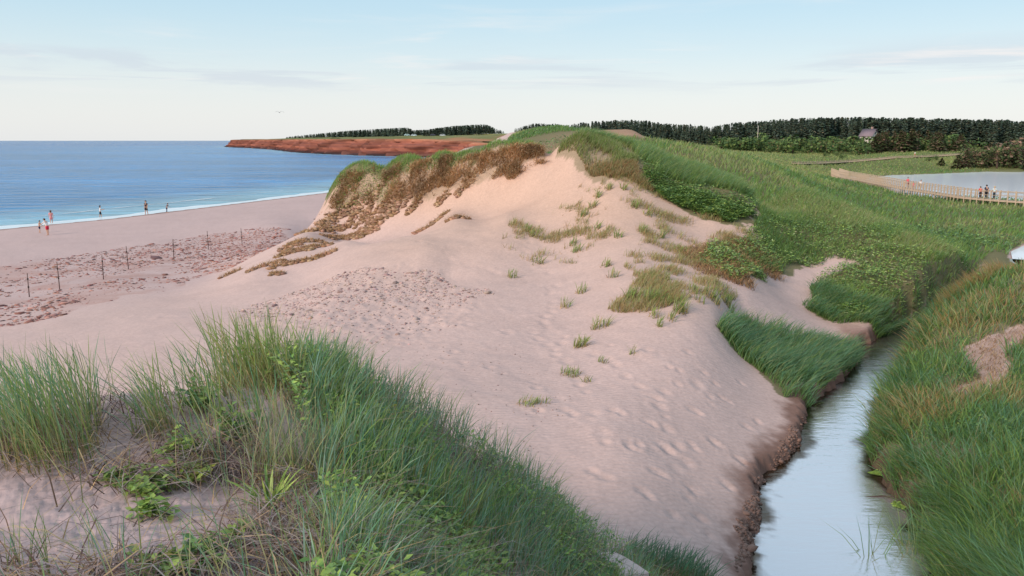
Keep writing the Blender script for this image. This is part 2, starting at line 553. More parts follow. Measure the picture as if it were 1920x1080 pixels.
# older tracks over the whole slope
for tr in ([(1030, 300, 49.0), (1000, 420, 42.0), (1050, 600, 28.0), (1200, 760, 20.6), (1330, 950, 16.4)], [(500, 560, 34.0), (760, 590, 29.5), (1000, 640, 26.0), (1290, 680, 23.4), (1420, 770, 21.5)],
           [(640, 470, 43.5), (850, 470, 38.0), (1010, 540, 32.5), (1090, 740, 21.0)], [(930, 690, 22.8), (1120, 830, 18.0), (1340, 860, 18.3)], [(200, 600, 33.0), (420, 590, 31.0), (640, 600, 29.0), (900, 700, 22.5)]):
    w3 = np.array([at_y(*q)[:2] for q in tr])
    ds = np.concatenate([[0], np.cumsum(np.linalg.norm(np.diff(w3, axis=0), axis=1))])
    for k, q in enumerate(np.arange(0, ds[-1], 0.62)):
        px_ = np.interp(q, ds, w3[:, 0]) + random.uniform(-0.3, 0.3) + 0.6 * math.sin(q * 0.5)
        py_ = np.interp(q, ds, w3[:, 1]) + random.uniform(-0.15, 0.15)
        i, j = np.searchsorted(AZ, math.atan2(px_, py_)), np.searchsorted(RR, math.hypot(px_, py_))
        s_ = random.uniform(0.10, 0.18)
        i0, i1, j0, j1 = max(i - 16, 0), i + 16, max(j - 12, 0), j + 12
        q2 = ((GX[i0:i1, j0:j1] - px_) / s_) ** 2 + ((GY[i0:i1, j0:j1] - py_) / s_ / random.uniform(0.8, 1.5)) ** 2
        GZ[i0:i1, j0:j1] += random.uniform(0.25, 0.85) * (-0.055 * np.exp(-q2) + 0.014 * np.exp(-(np.sqrt(q2) - 1.7) ** 2 * 3))
# trampled, crusted lumps of sand on the pebbly mound
RUB = [at_z(u, v, z)[:2] for u, v, z in [(455, 580, 2.4), (560, 545, 2.8), (660, 515, 3.3), (740, 500, 3.75), (850, 515, 3.6), (905, 545, 3.4), (880, 590, 3.2), (760, 640, 3.0), (640, 640, 3.0), (520, 620, 2.8), (450, 600, 2.5)]]
rub = in_poly(GX + fbm(GX, GY) * 1.5, GY + fbm(GX + 9, GY) * 1.5, RUB)
GZ += np.where(rub, (np.abs(fbm(GX * 2.4, GY * 1.6, 3)) - 0.1) * 0.21, 0)


def H(x, y):
    x = np.asarray(x, float)
    y = np.asarray(y, float)
    fi = np.interp(np.arctan2(x, y), AZ, np.arange(len(AZ)))
    fj = np.interp(np.hypot(x, y), RR, np.arange(len(RR)))
    i = np.clip(fi.astype(int), 0, len(AZ) - 2)
    j = np.clip(fj.astype(int), 0, len(RR) - 2)
    a, b = fi - i, fj - j
    return (GZ[i, j] * (1 - a) + GZ[i + 1, j] * a) * (1 - b) + (GZ[i, j + 1] * (1 - a) + GZ[i + 1, j + 1] * a) * b


_YS = np.geomspace(2.5, 1500, 2600)


def hit(u, v, lo=2.5, hi=1500.0):
    """where a sight line first meets the ground (or passes closest over it) between two distances"""
    a, s = ray(u, v)
    ys = _YS[(_YS >= lo) & (_YS <= hi)]
    g = CAM_Z + s * ys - H(a * ys, ys)
    neg = np.nonzero(g <= 0)[0]
    k = neg[0] if len(neg) else int(np.argmin(g / ys))
    Y = ys[k]
    if len(neg) and k > 0:
        t = g[k - 1] / (g[k - 1] - g[k] + 1e-12)
        Y = ys[k - 1] + t * (ys[k] - ys[k - 1])
    return np.array([a * Y, Y, float(H(a * Y, Y))])


def zone(pts, lo=2.5, hi=1500.0):
    """ground outline; a point is (u, v) on the visible ground, or ('w', u, Y) some way behind a crest"""
    out = []
    for p in pts:
        if p[0] == 'w':
            a, _ = ray(p[1], 400)
            out.append((a * p[2], p[2]))
        else:
            h = hit(p[0], p[1], lo, hi)
            out.append((h[0], h[1]))
    return np.array(out)
# ------------------------------------------------------------------ planting zones (outlines on the ground)
Z_FG = zone([('w', 415, 9.2), ('w', 600, 9.7), ('w', 750, 10.0), ('w', 900, 10.4), ('w', 1000, 10.8), ('w', 1100, 11.2), ('w', 1200, 11.5), ('w', 1330, 11.2), ('w', 1370, 9.6), ('w', 1250, 8.0), ('w', 1100, 5.5),
             ('w', 600, 3.4), (575, 1040), (600, 950), (590, 880), (560, 810), (530, 752), (430, 722)], hi=12)
Z_FGALL = zone([('w', -500, 8.6), ('w', -100, 8.2), (0, 806), (200, 752), (430, 724), ('w', 600, 9.7), ('w', 1000, 10.8), ('w', 1200, 11.5), ('w', 1370, 9.6), ('w', 1100, 4.5), ('w', 600, 2.2), ('w', -400, 2.2)], hi=12)
Z_LOBE = zone([(1196, 300), (1200, 345), (1235, 372), (1300, 398), (1370, 420), (1418, 422), (1432, 392), ('w', 1425, 50.5), ('w', 1380, 53), ('w', 1300, 55), ('w', 1220, 54), (1205, 285)], 20, 70)
Z_LOBE_TOP = zone([(1085, 252), (1180, 270), (1200, 300), (1230, 330), (1330, 350), (1400, 370), (1432, 392), ('w', 1425, 51), ('w', 1380, 54), ('w', 1300, 56), ('w', 1180, 56), ('w', 1085, 54)], 20, 70)
Z_HUM = zone([(1335, 470), (1325, 500), (1370, 525), (1440, 525), (1490, 500), (1560, 482), (1610, 488), (1560, 505), (1522, 540), (1516, 580), (1560, 602), (1640, 618), (1690, 622), (1740, 605), (1830, 540), ('w', 1870, 44),
              ('w', 1850, 47), ('w', 1720, 52), ('w', 1600, 57), ('w', 1500, 62), ('w', 1440, 60), (1432, 400), (1425, 440), (1380, 452)], 20, 70)
Z_TOP = zone([(622, 358), (640, 337), (720, 323), (800, 312), (900, 295), (960, 279), (1012, 284), ('w', 1012, 58), ('w', 960, 60), ('w', 800, 62), ('w', 720, 63), ('w', 640, 63), ('w', 618, 61), (616, 375)], 30, 70)
Z_SCARP = zone([(618, 382), (640, 330), (720, 316), (800, 306), (900, 288), (960, 272), (1018, 276), (1026, 296), (1000, 310), (900, 338), (850, 352), (800, 366), (740, 372), (720, 382), (690, 378), (660, 392), (630, 398)], 30, 62)
Z_PEAK = zone([(1046, 285), (1050, 268), (1085, 251), (1130, 256), (1190, 275), (1200, 320), (1215, 350), (1170, 330), (1130, 335), (1100, 318), (1085, 300)], 30, 62)
Z_SPARSE = zone([(1100, 340), (1200, 350), (1320, 410), (1420, 425), (1425, 470), (1330, 480), (1330, 520), (1400, 560), (1400, 590), (1250, 570), (1180, 560), (1130, 500), (950, 450), (960, 420), (1060, 390)], 20, 60)
Z_BRUSH = zone([(1300, 480), (1330, 455), (1400, 450), (1470, 500), (1450, 530), (1380, 535), (1320, 520)], 20, 60)
Z_MARSH = zone([('w', 1060, 53), ('w', 1180, 55), ('w', 1300, 57), ('w', 1430, 55), ('w', 1500, 60), ('w', 1600, 55), ('w', 1720, 50), ('w', 1840, 45), ('w', 1800, 36), ('w', 1850, 36), ('w', 1980, 39.5), ('w', 2400, 39.5), ('w', 2500, 345), ('w', 1000, 340),
                ('w', 930, 130), ('w', 800, 75), ('w', 900, 58)])
Z_BANK = zone([('w', 1742, 9), (1745, 1080), (1738, 1020), (1690, 940), (1660, 915), (1630, 870), (1624, 830), (1640, 780), (1662, 735), (1692, 690), (1706, 655), (1720, 632), (1750, 600), ('w', 1790, 35), ('w', 1880, 40), ('w', 2400, 40),
                ('w', 2500, 8)], 6, 45)
Z_BARE = zone([(1800, 665), (1850, 635), (1920, 612), (1970, 618), (1890, 660), (1872, 700), (1845, 728), (1795, 755), (1778, 740), (1805, 700)], 6, 45)
Z_STREAMTUFT = zone([(1345, 615), (1395, 588), (1440, 612), (1520, 640), (1600, 655), (1612, 688), (1575, 715), (1505, 752), (1465, 742), (1420, 690), (1375, 655)], 15, 45)
Z_DEBRIS = zone([(-200, 640), (0, 615), (150, 590), (250, 555), (330, 540), (420, 505), (480, 480), (560, 436), (600, 415), (520, 425), (400, 440), (300, 455), (150, 480), (0, 500), (-200, 530)])


def inz(x, y, z, jit=0.0, freq=1.0):
    if jit:
        x = x + fbm(x * freq, y * freq, 3) * jit * 2
        y = y + fbm(x * freq + 31, y * freq + 7, 3) * jit * 2
    return in_poly(x, y, z)


def scatter(z, n, jit=0.3, freq=1.0, keep=None, power=0.0):
    """about n points inside a ground outline, evenly spread in direction and in log distance"""
    a = np.arctan2(z[:, 0], z[:, 1])
    r = np.hypot(z[:, 0], z[:, 1])
    out = []
    got = 0
    for _ in range(60):
        aa = rng.uniform(a.min() - 0.02, a.max() + 0.02, n * 2)
        rr = np.exp(rng.uniform(np.log(r.min() * 0.97), np.log(r.max() * 1.03), n * 2))
        x, y = np.sin(aa) * rr, np.cos(aa) * rr
        m = inz(x, y, z, jit, freq)
        if keep is not None:
            m &= rng.random(len(x)) < keep(x, y)
        out.append(np.column_stack([x, y])[m])
        got += int(m.sum())
        if got >= n:
            break
    p = np.concatenate(out)[:n]
    return np.column_stack([p, H(p[:, 0], p[:, 1])])


def dry_land(x, y):
    """0 over open water, 1 on land"""
    d, _, w = poly_dist(x, y, STREAM, SHW)
    k = (d > w - 0.1).astype(float)
    for pl in (POND, POOL):
        k *= ~in_poly(x, y, pl)
    return k * (H(x, y) > 0.72)


# ------------------------------------------------------------------ ground, one sheet cut into beach, dunes and marsh
SAND = np.array([0.495, 0.378, 0.357])
SAND_SUNLIT = np.array([0.515, 0.368, 0.30])
BEACH = np.array([0.47, 0.365, 0.36])
WET = np.array([0.20, 0.125, 0.105])
SOIL = np.array([0.13, 0.13, 0.06])
MEADOW = np.array([0.13, 0.16, 0.055])
RED = np.array([0.30, 0.10, 0.065])


def vegmask():
    m = np.zeros(GX.shape)
    for z, k, jit in ((Z_FG, 0.55, 0.35), (Z_LOBE, 0.9, 1.0), (Z_LOBE_TOP, 0.8, 1.0), (Z_HUM, 0.9, 0.9), (Z_TOP, 0.9, 0.7), (Z_SCARP, 0.35, 0.8), (Z_PEAK, 0.55, 1.2), (Z_STREAMTUFT, 0.85, 0.3), (Z_BANK, 0.8, 0.4), (Z_MARSH, 0.95, 1.5)):
        m = np.maximum(m, k * inz(GX, GY, z, jit, 0.8))
    m = np.where(inz(GX, GY, Z_BARE, 0.6, 0.9), 0.08, m)
    return m


VM = vegmask()
VM *= (GZ > 0.7)
C = SAND + (SAND_SUNLIT - SAND) * (smooth(2.6, 6.0, GZ) * (GR < 90) * (GR > 13))[..., None]  # warm sunlight on the higher dune painted into the sand colour
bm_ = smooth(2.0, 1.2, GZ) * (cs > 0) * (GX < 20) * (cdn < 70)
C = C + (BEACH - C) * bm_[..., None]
C = np.where(((GR < 13) & (GZ > 2.4))[..., None], C * np.array([0.88, 0.90, 0.955]), C)  # near dune: cool ambient shade painted into the same sand
C = C * (1 + 0.10 * fbm(GX * 0.5, GY * 0.5, 4) + 0.10 * fbm(GX * 4, GY * 4, 3) + 0.16 * np.minimum(0, fbm(GX * 0.22 + 3, GY * 0.5, 4)))[..., None]
debr = inz(GX, GY, Z_DEBRIS, 2.0, 0.3) * smooth(-0.1, 0.25, fbm(GX * 0.5, GY * 0.5, 4))
C = C + (np.array([0.34, 0.19, 0.16]) - C) * (0.5 * debr)[..., None]
far = smooth(130, 300, GR) * (cs > 0)
far = far * smooth(45, 80, cdn) * ~((GX > -20) & (GX < 48) & (GR < 340))
fg_ = fbm(GX * 0.02, GY * 0.02, 4)
C = C + (SOIL - C) * VM[..., None]
mead = (MEADOW * (1 + 0.6 * fg_)[..., None]) + np.array([0.16, 0.09, 0.02]) * smooth(0.0, 0.25, fg_)[..., None]
C = C + (mead - C) * (far * 0.95)[..., None]
# bare blow-outs on the far dunes, red soil near the headland
blow = smooth(0.02, 0.14, fbm(GX * 0.035 + 5, GY * 0.035, 3)) * (GX > -40) * (GX < 60) * (GR > 90) * (GR < 420) * smooth(40, 70, cdn)
C = C + (np.array([0.46, 0.27, 0.20]) - C) * (blow * 0.9)[..., None]
wet = (smooth(1.1, 0.35, sdn - sw_ + fbm(GX * 1.6, GY * 1.6, 4, 0.6) * 1.1) * smooth(1.6, 1.1, GZ) * (sd_ < 6) * (GY < 38))
wet = np.maximum(wet, smooth(2.6, 0.6, cdn) * (cdn < 4))
C = C + (np.where((ss_ > 0)[..., None], np.array([0.075, 0.055, 0.04]), WET) - C) * wet[..., None]  # right bank darker: shade of the undercut painted in with the wet
C = np.where((cdn < 0)[..., None], np.array([0.16, 0.14, 0.12]), C)
C = np.where(((GY > 430) & (cdn < 40) & (GX < 60))[..., None], np.array([0.16, 0.065, 0.05]), C)
C = np.where(in_poly(GX, GY, Z_BARE)[..., None], C * np.array([0.80, 0.76, 0.72]), C)
C = np.clip(C, 0.01, 0.8)


def ground_mat():
    m, t, out = new_mat('sand_and_soil')
    at = t.nodes.new('ShaderNodeAttribute')
    at.attribute_name = 'col'
    b = t.nodes.new('ShaderNodeBsdfPrincipled')
    b.inputs['Roughness'].default_value = 0.95
    b.inputs['Specular IOR Level'].default_value = 0.12
    g = t.nodes.new('ShaderNodeNewGeometry')

    def noise(scale, detail, sx=1, sy=1):
        mp = t.nodes.new('ShaderNodeMapping')
        mp.inputs['Scale'].default_value = (sx, sy, 1)
        t.links.new(g.outputs['Position'], mp.inputs[0])
        n = t.nodes.new('ShaderNodeTexNoise')
        n.inputs['Scale'].default_value = scale
        n.inputs['Detail'].default_value = detail
        n.inputs['Roughness'].default_value = 0.6
        t.links.new(mp.outputs[0], n.inputs['Vector'])
        return n.outputs['Fac']

    na, nb = noise(9, 5), noise(60, 3)
    mul = t.nodes.new('ShaderNodeMix')
    mul.data_type = 'RGBA'
    mul.blend_type = 'MULTIPLY'
    mul.inputs[0].default_value = 1.0
    rp = t.nodes.new('ShaderNodeMapRange')
    rp.inputs[1].default_value, rp.inputs[2].default_value = 0.25, 0.75
    rp.inputs[3].default_value, rp.inputs[4].default_value = 0.86, 1.10
    t.links.new(na, rp.inputs[0])
    t.links.new(at.outputs['Color'], mul.inputs[6])
    t.links.new(rp.outputs[0], mul.inputs[7])
    t.links.new(mul.outputs[2], b.inputs['Base Color'])
    w = t.nodes.new('ShaderNodeTexWave')
    w.inputs['Scale'].default_value = 2.2
    w.inputs['Distortion'].default_value = 5.0
    w.inputs['Detail'].default_value = 3
    mp = t.nodes.new('ShaderNodeMapping')
    mp.inputs['Rotation'].default_value = (0, 0, R(62))
    t.links.new(g.outputs['Position'], mp.inputs[0])
    t.links.new(mp.outputs[0], w.inputs['Vector'])
    prev = None
    for h, s, d in ((w.outputs['Fac'], 0.5, 0.02), (na, 0.35, 0.02), (nb, 0.35, 0.006)):
        bp = t.nodes.new('ShaderNodeBump')
        bp.inputs['Strength'].default_value = s
        bp.inputs['Distance'].default_value = d
        t.links.new(h, bp.inputs['Height'])
        if prev is not None:
            t.links.new(prev, bp.inputs['Normal'])
        prev = bp.outputs[0]
    t.links.new(prev, b.inputs['Normal'])
    t.links.new(b.outputs[0], out.inputs[0])
    return m


M_SAND = ground_mat()


def ground_sheets():
    ni, nj = len(AZ), len(RR)
    V = np.stack([GX, GY, GZ], -1).reshape(-1, 3)
    cc = C.reshape(-1, 3)
    I = np.arange(ni)[:, None] * nj + np.arange(nj - 1)[None]
    In = ((np.arange(ni) + 1) % ni)[:, None] * nj + np.arange(nj - 1)[None]
    F = np.stack([I, In, In + 1, I + 1], -1).reshape(-1, 4)
    V = np.vstack([V, [(0, 0, float(GZ[:, 0].mean()))]])
    cc = np.vstack([cc, [SAND]])
    fan = np.stack([np.full(ni, len(V) - 1), ((np.arange(ni) + 1) % ni) * nj, np.arange(ni) * nj], -1)
    # smooth normals of the whole sheet, kept where it is cut
    cen = V[F].mean(1)
    cd2, cs2, _ = poly_dist(cen[:, 0], cen[:, 1], COAST)
    beach = (cs2 < 0) | ((cd2 < 46) & (cen[:, 2] < 1.75) & (cen[:, 1] < 200) & (cen[:, 0] < -2))
    marsh = ~beach & (in_poly(cen[:, 0], cen[:, 1], Z_MARSH) | (np.hypot(cen[:, 0], cen[:, 1]) > 345)) & (cen[:, 0] > 10)
    for nm, sel in (('beach', beach), ('marsh_ground', marsh), ('sand_dunes', ~beach & ~marsh)):
        f = F[sel]
        tri = [fan] if nm == 'sand_dunes' else []
        used = np.unique(np.concatenate([f.ravel()] + [t.ravel() for t in tri]))
        re = np.zeros(len(V), np.int64)
        re[used] = np.arange(len(used))
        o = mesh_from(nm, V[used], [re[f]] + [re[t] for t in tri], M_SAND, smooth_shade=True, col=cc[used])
        tag(o, kind='structure')


ground_sheets()


# ------------------------------------------------------------------ water
def water_mat(name, attr, rough, waves, tint=None, ior=1.33, spec=0.5, metal=0.0, streak=False):
    m, t, out = new_mat(name)
    b = t.nodes.new('ShaderNodeBsdfPrincipled')
    b.inputs['Roughness'].default_value = rough
    b.inputs['IOR'].default_value = ior
    b.inputs['Metallic'].default_value = metal
    b.inputs['Specular IOR Level'].default_value = spec
    if attr:
        at = t.nodes.new('ShaderNodeAttribute')
        at.attribute_name = 'col'
        t.links.new(at.outputs['Color'], b.inputs['Base Color'])
    else:
        b.inputs['Base Color'].default_value = (*tint, 1)
    if streak:
        # wind lanes of brighter and duller reflection, painted into the base colour
        g0 = t.nodes.new('ShaderNodeNewGeometry')
        fac = None
        for sx, sy, sc in ((0.25, 1.0, 0.03), (0.4, 1.4, 0.28)):
            mp = t.nodes.new('ShaderNodeMapping')
            mp.inputs['Rotation'].default_value = (0, 0, R(-14))
            mp.inputs['Scale'].default_value = (sx, sy, 1)
            t.links.new(g0.outputs['Position'], mp.inputs[0])
            n = t.nodes.new('ShaderNodeTexNoise')
            n.inputs['Scale'].default_value = sc
            n.inputs['Detail'].default_value = 5
            t.links.new(mp.outputs[0], n.inputs['Vector'])
            mr = t.nodes.new('ShaderNodeMapRange')
            mr.inputs[1].default_value, mr.inputs[2].default_value = 0.3, 0.7
            mr.inputs[3].default_value, mr.inputs[4].default_value = 0.68, 1.36
            t.links.new(n.outputs['Fac'], mr.inputs[0])
            if fac is None:
                fac = mr.outputs[0]
            else:
                mu = t.nodes.new('ShaderNodeMath')
                mu.operation = 'MULTIPLY'
                t.links.new(fac, mu.inputs[0])
                t.links.new(mr.outputs[0], mu.inputs[1])
                fac = mu.outputs[0]
        mx = t.nodes.new('ShaderNodeMix')
        mx.data_type = 'RGBA'
        mx.blend_type = 'MULTIPLY'
        mx.inputs[0].default_value = 1.0
        t.links.new(at.outputs['Color'], mx.inputs[6])
        t.links.new(fac, mx.inputs[7])
        t.links.new(mx.outputs[2], b.inputs['Base Color'])
    g = t.nodes.new('ShaderNodeNewGeometry')
    prev = None
    for sx, sy, sc, det, st, dist in waves:
        mp = t.nodes.new('ShaderNodeMapping')
        mp.inputs['Rotation'].default_value = (0, 0, R(-18))
        mp.inputs['Scale'].default_value = (sx, sy, 1)
        t.links.new(g.outputs['Position'], mp.inputs[0])
        n = t.nodes.new('ShaderNodeTexNoise')
        n.inputs['Scale'].default_value = sc
        n.inputs['Detail'].default_value = det
        n.inputs['Roughness'].default_value = 0.55
        t.links.new(mp.outputs[0], n.inputs['Vector'])
        bp = t.nodes.new('ShaderNodeBump')
        bp.inputs['Strength'].default_value = st
        bp.inputs['Distance'].default_value = dist
        t.links.new(n.outputs['Fac'], bp.inputs['Height'])
        if prev is not None:
            t.links.new(prev, bp.inputs['Normal'])
        prev = bp.outputs[0]
    t.links.new(prev, b.inputs['Normal'])
    t.links.new(b.outputs[0], out.inputs[0])
    return m


def sea():
    az = np.radians(np.linspace(-125, 100, 190))
    rr = np.concatenate([np.geomspace(24, 4000, 150), [7000, 12000, 19000]])
    A, Q = np.meshgrid(az, rr, indexing='ij')
    X, Y = np.sin(A) * Q, np.cos(A) * Q
    d, s, _ = poly_dist(X, Y, COAST)
    sd2 = d * s
    ni, nj = A.shape
    I = np.arange(ni - 1)[:, None] * nj + np.arange(nj - 1)[None]
    F = np.stack([I, I + nj, I + nj + 1, I + 1], -1).reshape(-1, 4)
    keep = sd2.reshape(-1)[F].min(1) < 3.0
    deep, mid, shal = np.array([0.0, 0.085, 0.27]), np.array([0.012, 0.15, 0.36]), np.array([0.16, 0.35, 0.46])
    t1 = smooth(0, 32, d)[..., None]
    t2 = smooth(25, 420, d)[..., None]
    patch = (0.5 + fbm(X * 0.02, Y * 0.006, 4))[..., None]
    c = shal + (mid - shal) * t1
    c = c + (deep - c) * np.clip(t2 * 0.8 + 0.3 * (patch - 0.5), 0, 1)
    re = np.unique(F[keep])
    mp = np.zeros(A.size, np.int64)
    mp[re] = np.arange(len(re))
    V = np.stack([X, Y, np.zeros_like(X)], -1).reshape(-1, 3)[re]
    o = mesh_from('sea', V, [mp[F[keep]]], water_mat('sea_water', True, 0.18, [(0.5, 1.6, 0.12, 3, 0.9, 1.6), (1.0, 2.4, 0.7, 4, 0.8, 0.35)], spec=0.045, streak=True), smooth_shade=True, col=c.reshape(-1, 3)[re])
    tag(o, kind='structure')


sea()
M_WASH_FOAM = pmat('wash_foam', (0.58, 0.68, 0.74), 0.35, 0.12, 0.8, 0.0, 0.5)


def shore_strip(name, d0, d1, z, y0, y1, mat, wob):
    pts = []
    for (ax, ay), (bx, by) in zip(COAST[1:12], COAST[2:13]):
        n = max(2, int(math.hypot(bx - ax, by - ay) / 0.8))
        L_ = math.hypot(bx - ax, by - ay)
        for k in range(n):
            t = k / n
            pts.append((ax + (bx - ax) * t, ay + (by - ay) * t))
    p = np.array(pts)
    p = p[(p[:, 1] > y0) & (p[:, 1] < y1)]
    g = np.gradient(p, axis=0)
    g = np.column_stack([np.convolve(np.pad(g[:, i], 12, mode='edge'), np.ones(25) / 25, 'valid') for i in (0, 1)])
    g /= np.linalg.norm(g, axis=1)[:, None]
    nrm = np.column_stack([-g[:, 1], g[:, 0]])
    w0 = d0 + fbm(p[:, 1] * 0.12, p[:, 0] * 0 + 3, 4) * wob
    w1 = d1 + fbm(p[:, 1] * 0.16 + 50, p[:, 0] * 0 + 8, 4) * wob * 0.3
    k = len(p)
    V = np.vstack([np.column_stack([p + nrm * w0[:, None], np.full(k, z)]), np.column_stack([p + nrm * w1[:, None], np.full(k, z)])])
    I = np.arange(k - 1)
    return mesh_from(name, V, [np.stack([I, I + k, I + k + 1, I + 1], -1)], mat)


o = shore_strip('surf_wash', 2.6, -0.6, 0.028, 10, 190, M_WASH_FOAM, 5.0)  # shallow wash: its sky reflection is put into the pale colour
tag(o, kind='stuff')
o = shore_strip('breaking_wavelet', 10.9, 11.0, 0.03, 10, 150, M_WASH_FOAM, 3.0)
tag(o, kind='stuff')

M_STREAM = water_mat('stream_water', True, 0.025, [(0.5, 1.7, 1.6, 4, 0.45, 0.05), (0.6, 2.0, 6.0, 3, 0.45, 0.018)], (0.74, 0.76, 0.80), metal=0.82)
M_POND = water_mat('pond_water', False, 0.10, [(0.4, 1, 0.9, 3, 0.2, 0.05)], (0.66, 0.72, 0.80), spec=0.04)  # bright sky reflection put into the pale base colour, little real mirroring


def stream():
    p = np.array(STREAM)
    w = np.array(SHW) + 1.2
    g = np.gradient(p, axis=0)
    g /= np.linalg.norm(g, axis=1)[:, None]
    nr = np.column_stack([-g[:, 1], g[:, 0]])
    fine = np.linspace(0, len(p) - 1, 620)
    ip = np.arange(len(p))
    p, nr = (np.column_stack([np.interp(fine, ip, q[:, i]) for i in (0, 1)]) for q in (p, nr))
    w = np.interp(fine, ip, w)
    k = len(p)
    ts = np.linspace(-1, 1, 61)
    V, CC = [], []
    bed_reflect, open_ = np.array([0.10, 0.075, 0.05]), np.array([0.74, 0.76, 0.80])
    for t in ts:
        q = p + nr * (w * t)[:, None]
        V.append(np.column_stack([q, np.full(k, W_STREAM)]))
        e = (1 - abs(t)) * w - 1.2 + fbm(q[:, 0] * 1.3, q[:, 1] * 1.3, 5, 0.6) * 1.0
        f = smooth(0.0, 0.32, e) * (1 - 0.8 * smooth(26.5, 29.5, q[:, 1] + fbm(q[:, 0], q[:, 1], 3) * 3))  # edges show the bed; far reach has dark bank reflections painted in
        CC.append(bed_reflect + (open_ - bed_reflect) * f[:, None])
    m = len(ts)
    I = (np.arange(m - 1)[:, None] * k + np.arange(k - 1)[None]).ravel()
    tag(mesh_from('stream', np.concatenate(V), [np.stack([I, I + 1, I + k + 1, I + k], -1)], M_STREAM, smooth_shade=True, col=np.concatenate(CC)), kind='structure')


stream()
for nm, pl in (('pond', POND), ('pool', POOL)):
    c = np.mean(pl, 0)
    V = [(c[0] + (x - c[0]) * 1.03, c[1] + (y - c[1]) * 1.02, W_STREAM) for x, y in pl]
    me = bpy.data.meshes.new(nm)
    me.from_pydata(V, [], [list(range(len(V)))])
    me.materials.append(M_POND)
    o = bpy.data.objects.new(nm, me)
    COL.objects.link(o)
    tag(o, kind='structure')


# ------------------------------------------------------------------ headland: red cliffs and the land on top
def headland():
    i0 = COAST.index((-40, 460))
    base = COAST[i0 - 1:i0 + 10]
    pts = []
    for (ax, ay), (bx, by) in zip(base[:-1], base[1:]):
        n = max(2, int(math.hypot(bx - ax, by - ay) / 2.5))
        pts += [(ax + (bx - ax) * k / n, ay + (by - ay) * k / n) for k in range(n)]
    p = np.array(pts)
    ker = np.ones(13) / 13
    p = np.column_stack([np.convolve(np.pad(p[:, i], 6, mode='edge'), ker, 'valid') for i in (0, 1)])
    g = np.gradient(p, axis=0)
    g = np.column_stack([np.convolve(np.pad(g[:, i], 8, mode='edge'), np.ones(17) / 17, 'valid') for i in (0, 1)])
    g /= np.linalg.norm(g, axis=1)[:, None]
    nr = np.column_stack([g[:, 1], -g[:, 0]])            # inland
    k = len(p)
    s = np.arange(k) * 2.5
    # ledges of the strata: offset inland, height, colour
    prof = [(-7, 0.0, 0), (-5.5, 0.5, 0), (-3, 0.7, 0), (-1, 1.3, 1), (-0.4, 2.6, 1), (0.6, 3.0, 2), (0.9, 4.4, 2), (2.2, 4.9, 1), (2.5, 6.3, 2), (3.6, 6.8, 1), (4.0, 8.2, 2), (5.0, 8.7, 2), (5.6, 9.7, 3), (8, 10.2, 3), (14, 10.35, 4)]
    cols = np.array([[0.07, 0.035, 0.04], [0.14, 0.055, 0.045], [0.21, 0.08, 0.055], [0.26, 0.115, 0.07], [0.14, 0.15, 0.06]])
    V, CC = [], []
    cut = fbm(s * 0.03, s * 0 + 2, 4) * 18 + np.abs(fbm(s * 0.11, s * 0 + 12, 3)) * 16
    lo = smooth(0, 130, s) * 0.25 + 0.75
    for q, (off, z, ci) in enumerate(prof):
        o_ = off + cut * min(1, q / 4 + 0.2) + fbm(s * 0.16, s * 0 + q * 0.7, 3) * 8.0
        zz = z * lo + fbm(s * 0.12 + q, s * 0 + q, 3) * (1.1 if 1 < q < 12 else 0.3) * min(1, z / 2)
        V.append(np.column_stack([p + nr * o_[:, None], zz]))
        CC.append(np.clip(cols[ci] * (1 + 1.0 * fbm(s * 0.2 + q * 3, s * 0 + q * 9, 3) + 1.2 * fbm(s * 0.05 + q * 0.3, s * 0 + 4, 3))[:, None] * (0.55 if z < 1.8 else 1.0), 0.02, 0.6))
    m = len(prof)
    V, CC = np.concatenate(V), np.concatenate(CC)
    I = (np.arange(m - 1)[:, None] * k + np.arange(k - 1)[None]).ravel()
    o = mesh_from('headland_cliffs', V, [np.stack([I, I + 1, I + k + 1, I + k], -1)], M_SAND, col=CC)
    tag(o, kind='structure')
    xs, ys = np.arange(-460, 60, 6.0), np.arange(420, 1420, 6.0)
    X, Y = np.meshgrid(xs, ys, indexing='ij')
    d, sg, _ = poly_dist(X, Y, COAST)
    z = head_z(d) * (0.80 + 0.20 * smooth(430, 600, Y)) + fbm(X * 0.03, Y * 0.03, 4) * 2.6 - 3.0 * smooth(100, 135, d)
    n2 = len(ys)
    I = np.arange(len(xs) - 1)[:, None] * n2 + np.arange(n2 - 1)[None]
    F = np.stack([I, I + n2, I + n2 + 1, I + 1], -1).reshape(-1, 4)
    dd = (d * sg).ravel()[F]
    F = F[(dd.min(1) > 9) & (dd.max(1) < 142)]
    f = fbm(X * 0.03, Y * 0.03, 4)
    f2 = fbm(X * 0.05 + 40, Y * 0.02, 3)
    c = np.array([0.13, 0.15, 0.055]) * (1 + 0.9 * f)[..., None]
    c = c + (np.array([0.38, 0.17, 0.10]) - c) * (smooth(0.02, 0.2, f2) * smooth(760, 520, Y) * 0.9)[..., None]
    c = c + (np.array([0.20, 0.19, 0.10]) - c) * (smooth(0.0, 0.3, f) * 0.6)[..., None]
    o = mesh_from('headland_top', np.stack([X, Y, z], -1).reshape(-1, 3), [F], M_SAND, smooth_shade=True, col=np.clip(c.reshape(-1, 3), 0.02, 0.6))
    tag(o, kind='structure')


headland()
